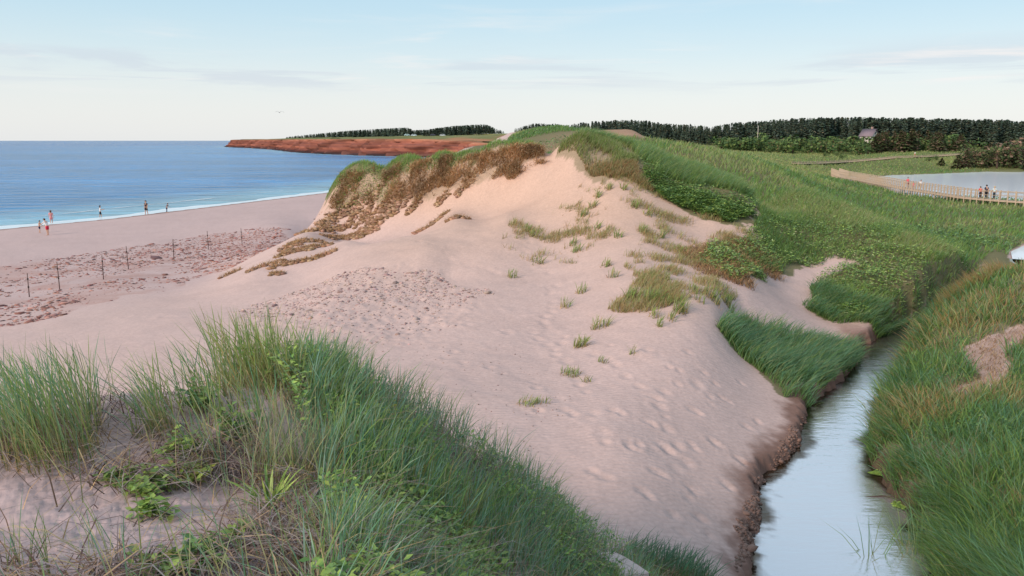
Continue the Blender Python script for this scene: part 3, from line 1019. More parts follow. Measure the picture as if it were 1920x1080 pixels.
# ------------------------------------------------------------------ grass and leaves
def blades(name, P, h, w, lean, bend, cb, ct, segn=3, mat=None, parent=None, origin=None, width_az=None, droop=0.0):
    """every blade a tapering ribbon that bows over; cb and ct are its foot and tip colours"""
    n = len(P)
    h, w, lean, bend = (np.broadcast_to(np.asarray(q, float), (n,)) for q in (h, w, lean, bend))
    cb, ct = np.broadcast_to(cb, (n, 3)), np.broadcast_to(ct, (n, 3))
    wa = rng.uniform(0, math.pi, n) if width_az is None else width_az
    wx, wy = np.cos(wa) * w * 0.5, np.sin(wa) * w * 0.5
    V = np.zeros((n, 2 * segn + 1, 3))
    CC = np.zeros((n, 2 * segn + 1, 3))
    for k in range(segn + 1):
        t = k / segn
        hx = bend * h * (0.35 * t + 0.65 * t * t)
        z = h * t * np.sqrt(np.clip(1 - (bend * 0.55 * t) ** 2, 0.15, 1)) - droop * h * t * t
        c = np.stack([P[:, 0] + np.cos(lean) * hx, P[:, 1] + np.sin(lean) * hx, P[:, 2] + z - 0.015 * (k == 0)], -1)
        q = cb + (ct - cb) * min(1.0, t * 1.25)
        if k < segn:
            f = 1.0 - 0.35 * t
            V[:, 2 * k] = c + np.stack([wx * f, wy * f, np.zeros(n)], -1)
            V[:, 2 * k + 1] = c - np.stack([wx * f, wy * f, np.zeros(n)], -1)
            CC[:, 2 * k] = CC[:, 2 * k + 1] = q
        else:
            V[:, 2 * k] = c
            CC[:, 2 * k] = q
    if origin is not None:
        V -= np.asarray(origin)
    nv = 2 * segn + 1
    base = np.arange(n)[:, None] * nv
    quads = np.concatenate([base + np.array([[2 * k, 2 * k + 1, 2 * k + 3, 2 * k + 2]]) for k in range(segn - 1)]) if segn > 1 else np.zeros((0, 4), int)
    tris = base + np.array([[2 * segn - 2, 2 * segn - 1, 2 * segn]])
    o = mesh_from(name, V.reshape(-1, 3), [quads, tris], mat or M_GRASS, parent, col=np.clip(CC.reshape(-1, 3), 0.005, 0.9))
    if origin is not None and parent is None:
        o.location = origin
    return o


def leaves(name, P, size, c, mat=None, parent=None, up=0.5, origin=None, aspect=0.5):
    """loose leaf-shaped diamonds, folded a little along the midrib"""
    n = len(P)
    size = np.broadcast_to(np.asarray(size, float), (n,))
    a = rng.uniform(0, 2 * math.pi, n)
    e = rng.uniform(-0.5, 1.0, n) * up
    d = np.stack([np.cos(a) * np.cos(e), np.sin(a) * np.cos(e), np.sin(e)], -1)
    b = np.stack([-np.sin(a), np.cos(a), rng.uniform(-0.6, 0.6, n)], -1)
    b /= np.linalg.norm(b, axis=1)[:, None]
    nn = np.cross(d, b)
    s = size[:, None]
    V = np.stack([P, P + d * s * 0.5 + b * s * aspect * 0.5 + nn * s * 0.08, P + d * s, P + d * s * 0.5 - b * s * aspect * 0.5 + nn * s * 0.08], 1)
    if origin is not None:
        V = V - np.asarray(origin)
    i = np.arange(n)[:, None] * 4
    F = np.concatenate([i + [[0, 1, 2]], i + [[0, 2, 3]]])
    cc = np.repeat(np.broadcast_to(c, (n, 3)), 4, axis=0)
    o = mesh_from(name, V.reshape(-1, 3), [F], mat or M_LEAF, parent, col=np.clip(cc, 0.005, 0.9))
    if origin is not None and parent is None:
        o.location = origin
    return o


def pick(n, *cols, var=0.22):
    """n plant colours drawn from a list of (weight, colour)"""
    w = np.array([c[0] for c in cols], float)
    k = rng.choice(len(cols), n, p=w / w.sum())
    c = np.array([c[1] for c in cols])[k]
    return c * rng.uniform(1 - var, 1 + var, (n, 1)) * rng.uniform(0.92, 1.08, (n, 3))


BLUEGREEN, MID, FRESH, DEEP = (0.16, 0.33, 0.20), (0.19, 0.32, 0.095), (0.29, 0.42, 0.10), (0.085, 0.18, 0.055)
PALE, STRAW, BROWN, RUST, OLIVE = (0.38, 0.43, 0.22), (0.48, 0.36, 0.20), (0.25, 0.155, 0.09), (0.43, 0.24, 0.105), (0.21, 0.23, 0.08)
E_ = 0.0          # azimuth: towards +x
NW_ = R(150)


def laz(n, mean, spread):
    return rng.normal(mean, spread, n)


# --- the near dune: dense marram with leafy plants and dead stalks between
SLAB = hit(1150, 1064, 3, 14)


def off_slab(x, y):
    return (((x - SLAB[0]) / 0.42) ** 2 + ((y - SLAB[1] + 0.12) / 0.55) ** 2) > 1


P = scatter(Z_FG, 9500, 0.35, 0.8, keep=lambda x, y: off_slab(x, y) * np.clip(0.12 + 3.6 * (fbm(x * 1.2, y * 1.2, 3) + 0.03) + 0.5 * smooth(7.6, 9.4, np.hypot(x, y)), 0.05, 1))
n = len(P)
rp = np.hypot(P[:, 0], P[:, 1])
hh = rng.uniform(0.26, 0.56, n) * (0.7 + 0.7 * (fbm(P[:, 0] * 0.9, P[:, 1] * 0.9) + 0.5)) * np.where(P[:, 0] > 0.5, 0.9, 1.05)
o = blades('marram_grass', P, hh, rng.uniform(0.007, 0.0125, n), laz(n, R(30), 1.3), rng.uniform(0.1, 0.8, n), pick(n, (3, MID), (4, BLUEGREEN), (1, STRAW)), pick(n, (5, BLUEGREEN), (2, MID), (2, FRESH), (2.5, PALE), (3.5, (0.33, 0.50, 0.38))), 4)
tag(o, kind='stuff')
P = scatter(Z_FG, 3800, 0.3, 0.8, keep=off_slab)
n = len(P)
P[:, 2] += rng.uniform(0.0, 0.12, n)
o = blades('dead_grass', P, rng.uniform(0.2, 0.6, n), rng.uniform(0.005, 0.010, n), rng.uniform(0, 6.3, n), rng.uniform(0.7, 1.5, n), pick(n, (1, STRAW), (2, BROWN), (3, (0.26, 0.22, 0.20))), pick(n, (1, STRAW), (1, BROWN), (3, (0.36, 0.32, 0.30))), 2, M_DRY, droop=0.25)
tag(o, kind='stuff')
# low leafy growth hidden in the grass
P = scatter(Z_FG, 15000, 0.2, 0.8, keep=lambda x, y: (fbm(x * 1.3 + 20, y * 1.3, 3) > 0.04) * off_slab(x, y))
n = len(P)
P[:, 2] += rng.uniform(0.05, 0.42, n)
o = leaves('ground_leaves', P, rng.uniform(0.035, 0.075, n), pick(n, (3, FRESH), (3, MID), (1, DEEP)), up=0.7)
tag(o, kind='stuff')
# litter of dead stems over the whole near dune
P = scatter(Z_FGALL, 7500, 0.2, 0.8, keep=lambda x, y: np.clip(0.08 + 3.5 * (fbm(x * 0.8 + 3, y * 0.8 + 60, 3) + 0.02), 0.02, 1))
n = len(P)
P[:, 2] += rng.uniform(0.0, 0.05, n)
o = blades('dead_stems', P, rng.uniform(0.14, 0.5, n), rng.uniform(0.006, 0.012, n), rng.uniform(0, 6.3, n), rng.uniform(1.3, 1.9, n), pick(n, (3, (0.17, 0.13, 0.125)), (2, (0.13, 0.085, 0.065)), (0.6, STRAW)), pick(n, (2, (0.32, 0.28, 0.28)), (2, (0.15, 0.10, 0.08)), (0.6, STRAW)), 3, M_DRY, droop=0.3)
tag(o, kind='stuff')
P = scatter(Z_FGALL, 850, 0.2, 0.8, keep=lambda x, y: np.clip(0.4 + 4 * fbm(x * 0.9 + 7, y * 0.9 + 2, 3), 0.03, 1))
n = len(P)
o = blades('sparse_marram', P, rng.uniform(0.25, 0.6, n), rng.uniform(0.005, 0.009, n), laz(n, R(160), 0.9), rng.uniform(0.1, 0.7, n), pick(n, (2, STRAW), (2, OLIVE)), pick(n, (3, BLUEGREEN), (2, PALE), (2, MID)), 4)
tag(o, kind='stuff')


def clump(u, v, r, n, h, label, lean=R(150), sp=0.6, cols=None, bend=0.45, hi=12, lo=2.5, dry=0.25, width=1.0, name='marram_clump', cat='grass clump', group=None):
    c = hit(u, v, lo, hi)
    a, q = rng.uniform(0, 6.283, n), np.sqrt(rng.random(n)) * r
    x, y = c[0] + np.cos(a) * q, c[1] + np.sin(a) * q
    P = np.column_stack([x, y, H(x, y)])
    hh = h * rng.uniform(0.55, 1.05, n)
    ww = np.clip(0.009 * width * c[1] / 7, 0.006, 0.05)
    cols = cols or ((4, BLUEGREEN), (3, MID), (2, PALE), (1, FRESH))
    o = blades(name, P, hh, rng.uniform(0.7, 1.25, n) * ww, laz(n, lean, sp), rng.uniform(0.05, 2 * bend, n), pick(n, (3, STRAW), (2, OLIVE), (2, MID)), pick(n, *cols), 5 if hi < 13 else 3, origin=c)
    tag(o, label, cat, group)
    if dry:
        k = max(3, int(n * dry))
        a, q = rng.uniform(0, 6.283, k), np.sqrt(rng.random(k)) * r * 1.25
        x, y = c[0] + np.cos(a) * q, c[1] + np.sin(a) * q
        d = blades('dead_stalks', np.column_stack([x, y, H(x, y)]), h * rng.uniform(0.2, 0.5, k), ww, rng.uniform(0, 6.28, k), rng.uniform(0.7, 1.5, k), pick(k, (1, STRAW), (1, BROWN)), pick(k, (2, STRAW), (1, BROWN)), 3, M_DRY, o, origin=c, droop=0.15)
        d['kind'] = 'stuff'
    return o


YEL = ((3, MID), (3, PALE), (2, FRESH), (2, (0.30, 0.30, 0.10)))
CL = 'clumps of marram on the near dune'
for a in [
    (105, 856, 0.36, 250, 0.92, 'tallest marram clump, broad and blue green, over a heap of dead stalks', R(165), 0.5),
    (25, 838, 0.30, 130, 0.80, 'marram clump cut by the edge of the photo, beside the tallest clump', R(160), 0.6),
    (60, 800, 0.40, 120, 0.72, 'loose marram behind the tallest clump on the dune rim', R(165), 0.6),
    (180, 806, 0.10, 34, 0.80, 'narrow upright marram clump just right of the tallest clump', R(120), 0.6),
    (150, 770, 0.35, 60, 0.70, 'thin pale marram on the rim behind the narrow upright clump', R(160), 0.6),
    (300, 812, 0.14, 70, 0.74, 'slim marram clump standing alone on bare sand with leaves arching left', R(175), 0.5),
    (258, 822, 0.04, 9, 0.42, 'few short marram blades on bare sand beside the slim lone clump', R(150), 0.7),
    (340, 780, 0.3, 46, 0.62, 'thin straw tipped marram on the rim behind the slim lone clump', R(160), 0.7),
    (400, 752, 0.3, 90, 0.66, 'pale marram on the rim just left of the yellowish tuft', R(150), 0.7),
    (470, 722, 0.36, 210, 0.86, 'tall yellowish marram tuft on the rim that rises highest against the sand', R(140), 0.6, YEL),
    (530, 726, 0.40, 190, 0.72, 'yellow green marram on the rim right of the tall yellowish tuft', R(120), 0.7, YEL),
    (600, 720, 0.45, 230, 0.62, 'bushy marram on the rim above the dark leafy plant', R(70), 0.8),
    (390, 880, 0.16, 36, 0.66, 'leggy marram with long arching blades above the wide leaved rosette', R(150), 0.6),
    (470, 800, 0.34, 90, 0.58, 'small marram tuft in the hollow below the yellowish tuft', R(140), 0.7),
    (530, 905, 0.30, 190, 0.72, 'grey green marram clump full of dead stems around the rosette', R(90), 1.0, ((3, PALE), (2, BLUEGREEN), (2, (0.34, 0.31, 0.24)))),
    (40, 1078, 0.07, 16, 0.42, 'low marram sprig at the very bottom near the photo corner', R(120), 0.5),
    (85, 1078, 0.03, 7, 0.36, 'three or four thin marram blades next to the bottom corner sprig', R(110), 0.5),
    (200, 1076, 0.10, 18, 0.44, 'marram sprig with blades fanning left at the bottom of the sandy slope', R(150), 0.4),
    (700, 960, 0.22, 70, 0.74, 'dark marram clump rising from dead stems in the middle of the near dune', R(80), 0.9),
    (820, 1010, 0.30, 90, 0.75, 'marram clump with brown blades among leafy growth low on the near dune', R(80), 0.9, ((3, MID), (2, OLIVE), (2, (0.28, 0.2, 0.08)))),
    (620, 1050, 0.20, 60, 0.55, 'long bladed marram at the bottom edge beside bare grey stems', R(150), 0.9),
    (930, 1030, 0.30, 90, 0.62, 'upright marram clump left of the pale slab', R(80), 0.8),
]:
    clump(*a, group=CL)
# the blue-green fringe beyond the slab
for u, v, r, k, lab in [(1215, 1062, 0.5, 330, 'blue green feathery marram tuft right beside the pale slab'), (1290, 1085, 0.5, 330, 'blue green feathery marram tuft at the lowest end of the near dune')]:
    clump(u, v, r, k, 0.52, lab, R(15), 0.7, ((6, (0.10, 0.23, 0.155)), (2, BLUEGREEN)), 0.6, 14, group='feathery marram tufts by the slab')


# --- leafy plants on the near dune
def leafy_plant(u, v, r, h, nst, label, cols, size=0.068, hi=12, aspect=0.55):
    r, h, nst = r * 1.25, h * 1.35, int(nst * 1.7)
    c = hit(u, v, 2.5, hi)
    e = empty('leafy_plant', c)
    LP, LC, ST = [], [], []
    for k in range(nst):
        a = rng.uniform(0, 6.283)
        q = r * math.sqrt(rng.random())
        x0, y0 = c[0] + math.cos(a) * q * 0.3, c[1] + math.sin(a) * q * 0.3
        x1, y1 = c[0] + math.cos(a) * q, c[1] + math.sin(a) * q
        z0, z1 = float(H(x0, y0)), float(H(x1, y1)) + h * rng.uniform(0.4, 1.0)
        m = rng.integers(8, 14)
        for j in range(m):
            t = 0.25 + 0.75 * (j + rng.random()) / m
            LP.append((x0 + (x1 - x0) * t + rng.normal(0, 0.02), y0 + (y1 - y0) * t + rng.normal(0, 0.02), z0 + (z1 - z0) * t + rng.normal(0, 0.012)))
        ST.append((x0, y0, z0, x1 - x0, y1 - y0, z1 - z0))
    LP, ST = np.array(LP), np.array(ST)
    fo = leaves('foliage', LP, rng.uniform(0.7, 1.3, len(LP)) * size, pick(len(LP), *cols), parent=e, up=0.6, origin=c, aspect=aspect)
    fo['kind'] = 'stuff'
    l = np.hypot(ST[:, 3], ST[:, 4])
    blades('stem', ST[:, :3], ST[:, 5], 0.006, np.arctan2(ST[:, 4], ST[:, 3]), l / np.maximum(ST[:, 5], 0.05), BROWN, OLIVE, 3, M_DRY, e, origin=c)
    tag(e, label, 'plant', 'leafy plants on the near dune')


LG = ((4, FRESH), (3, MID), (1, (0.22, 0.30, 0.07)))
LD = ((3, DEEP), (3, MID), (2, FRESH))
LY = ((3, FRESH), (3, (0.30, 0.33, 0.07)), (1, MID))
for a in [
    (222, 900, 0.12, 0.07, 7, 'small flat leafy sprig lying on bare sand, nearest to the tallest marram', LG),
    (285, 925, 0.20, 0.12, 16, 'bright green leafy plant spreading on bare sand in the middle of the slope', LG),
    (290, 970, 0.12, 0.09, 9, 'lower leafy tail of the bright plant trailing down the sand', LG),
    (335, 858, 0.14, 0.16, 14, 'leafy plant climbing the hollow below the slim lone marram', LG),
    (360, 905, 0.14, 0.12, 10, 'yellow spotted leafy plant right of the bright spreading plant', LY),
    (375, 770, 0.14, 0.20, 14, 'dark leafy plant growing at the foot of the pale rim marram', LD),
    (440, 815, 0.18, 0.16, 16, 'leafy plant with mauve flowers in the hollow below the yellowish tuft', LD),
    (630, 745, 0.26, 0.26, 34, 'dense dark leafy plant in the grass near the top of the dune', LD),
    (655, 790, 0.24, 0.22, 26, 'mid green leafy plant just below the dense dark one', LG),
    (760, 860, 0.26, 0.28, 28, 'yellow green leafy plant in the middle of the dense grass', LY),
    (830, 930, 0.26, 0.28, 24, 'leafy plant half hidden in grass on the flank facing the sand', LG),
    (690, 860, 0.24, 0.24, 22, 'bushy green plant at the edge of the bare grey hollow', LG),
    (375, 1062, 0.14, 0.13, 12, 'leafy plant by the bottom edge amid bare grey stems', LD),
    (300, 1078, 0.16, 0.10, 12, 'leafy plant cut by the bottom edge of the photo on bare sand', LG),
    (437, 1020, 0.08, 0.10, 7, 'small leafy sprig between dead stems below the rosette', LG),
    (478, 1010, 0.09, 0.08, 7, 'small dark leafy sprig right under the rosette', LD),
    (1060, 1040, 0.20, 0.22, 18, 'yellowing leafy plant just left of the pale slab', LY),
    (1122, 1072, 0.06, 0.10, 8, 'tiny leafy sprig in front of the pale slab', LY),
    (1150, 1076, 0.06, 0.10, 8, 'tiny leafy sprig at the right corner of the pale slab', LY),
    (1000, 960, 0.24, 0.2, 18, 'green leafy plant near the crest above the sand', LG),
    (900, 1060, 0.26, 0.24, 22, 'low green leafy plant at the bottom edge in thick grass', LG),
]:
    leafy_plant(*a)


def rosette():
    c = hit(505, 962, 2.5, 12)
    n = 46
    a = rng.uniform(0, 6.283, n)
    P = np.column_stack([c[0] + np.cos(a) * 0.04, c[1] + np.sin(a) * 0.04, np.full(n, c[2])])
    o = blades('broad_leaved_rosette', P, rng.uniform(0.18, 0.34, n), rng.uniform(0.018, 0.032, n), a, rng.uniform(0.3, 1.1, n), pick(n, (1, MID)), pick(n, (2, FRESH), (1, MID)), 4, M_LEAF, origin=c)
    tag(o, 'rosette of broad upright green leaves among dead grey stems', 'plant')


rosette()

# --- main dune: crest grass, scarp, thickets, hummock
P = scatter(Z_TOP, 12000, 0.5, 0.9, keep=lambda x, y: np.clip(0.6 + 2.5 * fbm(x * 1.2, y * 1.2, 3), 0.08, 1))
n = len(P)
o = blades('crest_grass', P, rng.uniform(0.15, 0.40, n), rng.uniform(0.02, 0.045, n), laz(n, R(0), 0.8), rng.uniform(0.1, 0.8, n), pick(n, (3, MID), (1, OLIVE)), pick(n, (4, MID), (4, FRESH), (1, PALE)), 2)
tag(o, kind='stuff')
P = scatter(Z_SCARP, 11000, 0.8, 1.1, keep=lambda x, y: np.clip(0.55 + 3.2 * fbm(x * 1.1, y * 1.1 + 4, 3), 0.02, 1))
n = len(P)
tone = fbm(P[:, 0] * 1.3 + 4, P[:, 1] * 1.3, 3)[:, None]
tint = 1 + 1.2 * np.clip(tone, -0.25, 0.3)
o = blades('dry_grass', P, rng.uniform(0.2, 0.75, n), rng.uniform(0.02, 0.05, n), laz(n, R(-80), 0.8), rng.uniform(0.5, 1.6, n), pick(n, (1, BROWN), (2, RUST), (3, (0.55, 0.39, 0.24))) * tint, pick(n, (2, RUST), (1, BROWN), (7, (0.62, 0.45, 0.28)), (0.5, OLIVE)) * tint, 2, M_DRY, droop=0.35)
tag(o, kind='stuff')
P = scatter(Z_SCARP, 1800, 0.3, 0.7, keep=lambda x, y: ((fbm(x * 0.35 + 9, y * 0.35, 3) + 0.25 * (x < -9)) > 0.12).astype(float))
n = len(P)
P[:, 2] += rng.uniform(0.05, 0.5, n)
o = leaves('scarp_leaves', P, rng.uniform(0.09, 0.18, n), pick(n, (3, MID), (2, FRESH), (1, DEEP)))
tag(o, kind='stuff')
P = scatter(Z_PEAK, 9000, 0.9, 0.5, keep=lambda x, y: np.clip(0.6 + 2.5 * fbm(x * 0.4, y * 0.4, 3), 0.05, 1))
n = len(P)
o = blades('peak_grass', P, rng.uniform(0.2, 0.5, n), rng.uniform(0.02, 0.045, n), laz(n, R(-40), 1.0), rng.uniform(0.2, 1.1, n), pick(n, (2, STRAW), (2, BROWN), (2, OLIVE)), np.where((P[:, 2:] > 8.0 + 0.5 * fbm(P[:, :1], P[:, 1:2])), pick(n, (3, MID), (3, PALE), (2, FRESH)), pick(n, (3, RUST), (4, STRAW), (2, PALE), (1, MID))), 2)
tag(o, kind='stuff')


def thicket(name, z, n, hmax, sz, cols, jit=0.6, freq=0.6, keep=None):
    P = scatter(z, n, jit, freq, keep)
    k = len(P)
    lump = np.clip(0.55 + 1.6 * fbm(P[:, 0] * 0.9, P[:, 1] * 0.9, 3), 0.15, 1.2)
    P[:, 2] += hmax * lump * np.sqrt(rng.random(k))
    o = leaves(name, P, rng.uniform(0.7, 1.4, k) * sz, pick(k, *cols, var=0.3))
    tag(o, kind='stuff')


thicket('bayberry_thicket', Z_LOBE, 16000, 0.65, 0.14, ((3, DEEP), (4, MID), (2, FRESH)), keep=lambda x, y: np.clip(0.35 + 0.28 * (46.6 - y) + 1.2 * fbm(x * 0.5, y * 0.5), 0.02, 1))
P = scatter(Z_LOBE_TOP, 17000, 0.8, 0.5)
n = len(P)
o = blades('lobe_grass', P, rng.uniform(0.35, 0.75, n), rng.uniform(0.02, 0.04, n), laz(n, R(-10), 0.6), rng.uniform(0.3, 1.1, n), pick(n, (3, MID), (1, OLIVE)), pick(n, (4, MID), (3, BLUEGREEN), (3, PALE), (2, FRESH)), 2)
tag(o, kind='stuff')
thicket('rose_thicket', Z_HUM, 26000, 0.5, 0.14, ((1.5, DEEP), (4, MID), (4, FRESH), (1, PALE)), 0.7, 0.5, keep=lambda x, y: np.clip(0.55 + 2.8 * fbm(x * 0.22 + 3, y * 0.22, 4) - 0.06 * (y - 44), 0.03, 1))
P = scatter(Z_HUM, 26000, 0.7, 0.5, keep=lambda x, y: np.clip(0.62 - 2.6 * fbm(x * 0.22 + 3, y * 0.22, 4) + 0.05 * (y - 46), 0.04, 1))
n = len(P)
tone = fbm(P[:, 0] * 0.25 + 30, P[:, 1] * 0.25, 4) + 0.02 * (P[:, 1] - 46)
ct = pick(n, (4, MID), (2, FRESH), (1.5, PALE), (1.5, BLUEGREEN))
m = tone > 0.06
ct[m] = pick(int(m.sum()), (4, PALE), (2, FRESH), (1, STRAW), (1, MID))
m = tone < -0.08
ct[m] = pick(int(m.sum()), (3, MID), (3, DEEP), (1, BLUEGREEN))
o = blades('hummock_grass', P, rng.uniform(0.25, 0.6, n), rng.uniform(0.018, 0.04, n), laz(n, R(-60), 1.2), rng.uniform(0.2, 1.0, n), pick(n, (3, MID), (2, OLIVE)), ct, 2)
tag(o, kind='stuff')
Z_HEM = zone([(1518, 540), (1512, 580), (1556, 606), (1640, 624), (1690, 628), (1742, 612), (1800, 562), (1770, 535), (1660, 578), (1585, 566), (1545, 535)], 20, 60)
P = scatter(Z_HEM, 7000, 0.4, 1.0, keep=lambda x, y: np.clip(0.55 + 3 * fbm(x * 1.1, y * 1.1, 3), 0.03, 1))
n = len(P)
P[:, 2] = np.maximum(P[:, 2], 0.72)
o = blades('hem_grass', P, rng.uniform(0.35, 0.85, n), rng.uniform(0.016, 0.034, n), laz(n, R(-70), 0.8), rng.uniform(0.5, 1.4, n), pick(n, (3, MID), (1, DEEP)), pick(n, (5, BLUEGREEN), (2, MID), (2, PALE), (1, DEEP)), 3, droop=0.1)
tag(o, kind='stuff')
P = scatter(Z_BRUSH, 5200, 0.9, 0.6)
n = len(P)
o = blades('dead_brush', P, rng.uniform(0.2, 0.6, n), rng.uniform(0.014, 0.03, n), rng.uniform(0, 6.3, n), rng.uniform(0.4, 1.5, n), pick(n, (3, BROWN), (1, (0.14, 0.10, 0.09))), pick(n, (2, BROWN), (2, RUST), (2, STRAW)), 2, M_DRY, droop=0.2)
tag(o, kind='stuff')
P = scatter(Z_STREAMTUFT, 9500, 0.25, 0.9, keep=lambda x, y: np.clip(0.7 + 3 * fbm(x * 1.1, y * 1.1, 3), 0.12, 1))
n = len(P)
o = blades('bank_marram', P, rng.uniform(0.35, 0.8, n), rng.uniform(0.016, 0.03, n), laz(n, R(-30), 0.8), rng.uniform(0.4, 1.2, n), pick(n, (3, MID), (1, DEEP)), pick(n, (6, BLUEGREEN), (2, MID), (2, PALE), (2, (0.19, 0.34, 0.24))), 3)
tag(o, kind='stuff')
# thin scatter of stalks over the sparse slope
P = scatter(Z_SPARSE, 12000, 2.0, 0.4, keep=lambda x, y: np.clip(0.26 + 3.5 * (fbm(x * 0.9 + 12, y * 0.9, 4) - 0.06), 0, 1))
n = len(P)
o = blades('slope_grass', P, rng.uniform(0.12, 0.42, n), rng.uniform(0.014, 0.03, n), laz(n, R(10), 1.1), rng.uniform(0.2, 1.1, n), pick(n, (3, STRAW), (1, OLIVE)), pick(n, (3, PALE), (1.5, FRESH), (4, STRAW), (1, RUST)), 2)
tag(o, kind='stuff')

# --- the far bank of the stream
W1, W2 = at_z(1656, 890, 0.7), at_z(1688, 948, 0.7)
bare = lambda x, y: (~inz(x, y, Z_BARE, 0.5, 0.9)) * dry_land(x, y) * (np.hypot(x - W1[0], (y - W1[1]) / 1.4) > 0.40) * (np.hypot(x - W2[0], (y - W2[1]) / 1.4) > 0.22)
P = scatter(Z_BANK, 44000, 0.15, 0.8, keep=lambda x, y: bare(x, y) * np.clip(0.6 + 1.4 * fbm(x * 0.6, y * 0.6, 3), 0.2, 1))
n = len(P)
rp = np.hypot(P[:, 0], P[:, 1])
tone = fbm(P[:, 0] * 0.33 + 8, P[:, 1] * 0.33, 4)
ct = pick(n, (4, MID), (3, DEEP), (1, FRESH), (2, BLUEGREEN))
dryb = (tone > 0.05 + 0.10 * smooth(24, 17, rp)) & (rng.random(n) < 0.62)
ct[dryb] = pick(int(dryb.sum()), (2, STRAW), (2, RUST), (2, PALE))
blu = (tone < -0.06) & (rng.random(n) < 0.7)
ct[blu] = pick(int(blu.sum()), (2, BLUEGREEN), (2, DEEP))
sd3, _, sw3 = poly_dist(P[:, 0], P[:, 1], STREAM, SHW)
edge = smooth(2.2, 0.3, sd3 - sw3)
hh = rng.uniform(0.22, 0.58, n) * (1 + 0.5 * edge) * (0.7 + 0.9 * (fbm(P[:, 0] * 0.7, P[:, 1] * 0.7, 3) + 0.5))
o = blades('bank_grass', P, hh, rng.uniform(0.8, 1.7, n) * rp * 0.00065 + 0.004, np.where(rng.random(n) < edge * 0.6, laz(n, R(190), 0.7), rng.uniform(0, 6.28, n)), rng.uniform(0.15, 0.9, n) + 0.3 * edge, pick(n, (3, MID), (2, DEEP), (1, STRAW)), ct, 3)
tag(o, kind='stuff')
thicket('bank_leaves', Z_BANK, 14000, 0.4, 0.10, ((2, DEEP), (3, MID), (2, FRESH)), 0.2, 0.8, keep=lambda x, y: bare(x, y) * (fbm(x * 0.5 + 50, y * 0.5, 3) > 0.02))
# long grass drooping over the water along that bank
P = scatter(Z_BANK, 9000, 0.1, 0.8, keep=lambda x, y: ((lambda d, s, w: (d < w + 0.75) & (d > w - 0.05) & (s > 0) & (np.hypot(x - W1[0], (y - W1[1]) / 1.4) > 0.42) & (np.hypot(x - W2[0], (y - W2[1]) / 1.4) > 0.24))(*poly_dist(x, y, STREAM, SHW))) * np.clip(0.75 + 2.5 * fbm(x * 0.8, y * 0.8, 3), 0.1, 1))
n = len(P)
P[:, 2] = np.maximum(P[:, 2], 0.72)
rp = np.hypot(P[:, 0], P[:, 1])
o = blades('overhanging_grass', P, rng.uniform(0.35, 0.8, n), rng.uniform(0.8, 1.6, n) * rp * 0.0007 + 0.004, laz(n, R(195), 0.7), rng.uniform(0.5, 1.4, n), pick(n, (2, MID), (3, DEEP)), pick(n, (3, DEEP), (3, MID), (2, BLUEGREEN), (0.6, STRAW)), 3, droop=0.15)
tag(o, kind='stuff')
# reddish seed heads along the top of that bank
Z_RUST = zone([(1760, 590), (1800, 560), (1860, 530), ('w', 1930, 34.5), ('w', 2050, 35.5), ('w', 2050, 37), ('w', 1920, 38), ('w', 1850, 36.5), ('w', 1790, 34)], 6, 45)
P = scatter(Z_RUST, 5500, 0.3, 0.8)
n = len(P)
o = blades('rusty_seed_grass', P, rng.uniform(0.5, 0.85, n), rng.uniform(0.014, 0.028, n), laz(n, R(200), 0.8), rng.uniform(0.3, 0.9, n), pick(n, (2, MID), (1, STRAW)), pick(n, (4, RUST), (2, STRAW), (1, MID)), 2)
tag(o, kind='stuff')
P = scatter(Z_BARE, 900, 0.5, 0.9)
n = len(P)
o = blades('root_stubble', P, rng.uniform(0.1, 0.35, n), rng.uniform(0.01, 0.02, n), rng.uniform(0, 6.3, n), rng.uniform(0.7, 1.6, n), BROWN, pick(n, (2, STRAW), (2, BROWN)), 2, M_DRY, droop=0.2)
tag(o, kind='stuff')
for u, v, r, k, h, lab in [(1728, 1072, 0.42, 110, 1.6, 'tall reedy grass tuft standing in front of the stream at the bottom edge'), (1630, 1080, 0.18, 14, 1.45, 'few bent reed stalks with a seed head at the bottom of the stream'),
                           (1850, 1090, 0.6, 150, 0.9, 'thick grass tuft at the bottom edge right of the reeds'), (1780, 1090, 0.45, 90, 1.1, 'arching grass tuft between the reeds and the thick tuft')]:
    clump(u, v, r, k, h, lab, R(100), 1.2, ((3, BLUEGREEN), (2, MID), (1, FRESH)), 0.5, 30, 9, name='reed_tuft', cat='grass clump', group='reedy tufts by the stream')

# --- marsh and the grassy dunes beyond the crest
P = scatter(Z_MARSH, 78000, 1.0, 0.3, keep=lambda x, y: dry_land(x, y) * ((fbm(x * 0.035 + 5, y * 0.035, 3) < 0.05) | (x > 60) | (y < 90)))
n = len(P)
rp = np.hypot(P[:, 0], P[:, 1])
tone = fbm(P[:, 0] * 0.05, P[:, 1] * 0.05, 4) + 0.3 * fbm(P[:, 0] * 0.4, P[:, 1] * 0.4, 3)
ct = pick(n, (4, MID), (2, DEEP), (1, BLUEGREEN), (1, FRESH))
m = tone > 0.05
ct[m] = pick(int(m.sum()), (5, PALE), (2, FRESH), (1, OLIVE), (1, STRAW))
m = tone < -0.10
ct[m] = pick(int(m.sum()), (3, DEEP), (2, MID), (1, BLUEGREEN))
m = (rp > 185 + 40 * fbm(P[:, 0] * 0.02, P[:, 1] * 0.02, 3)) & (rng.random(n) < 0.8) & ~((rp < 262) & (P[:, 0] > 108) & (rng.random(n) < 0.8))
ct[m] = pick(int(m.sum()), (3, (0.46, 0.43, 0.20)), (2, (0.32, 0.40, 0.15)), (2, PALE))
hh = rng.uniform(0.25, 0.65, n)
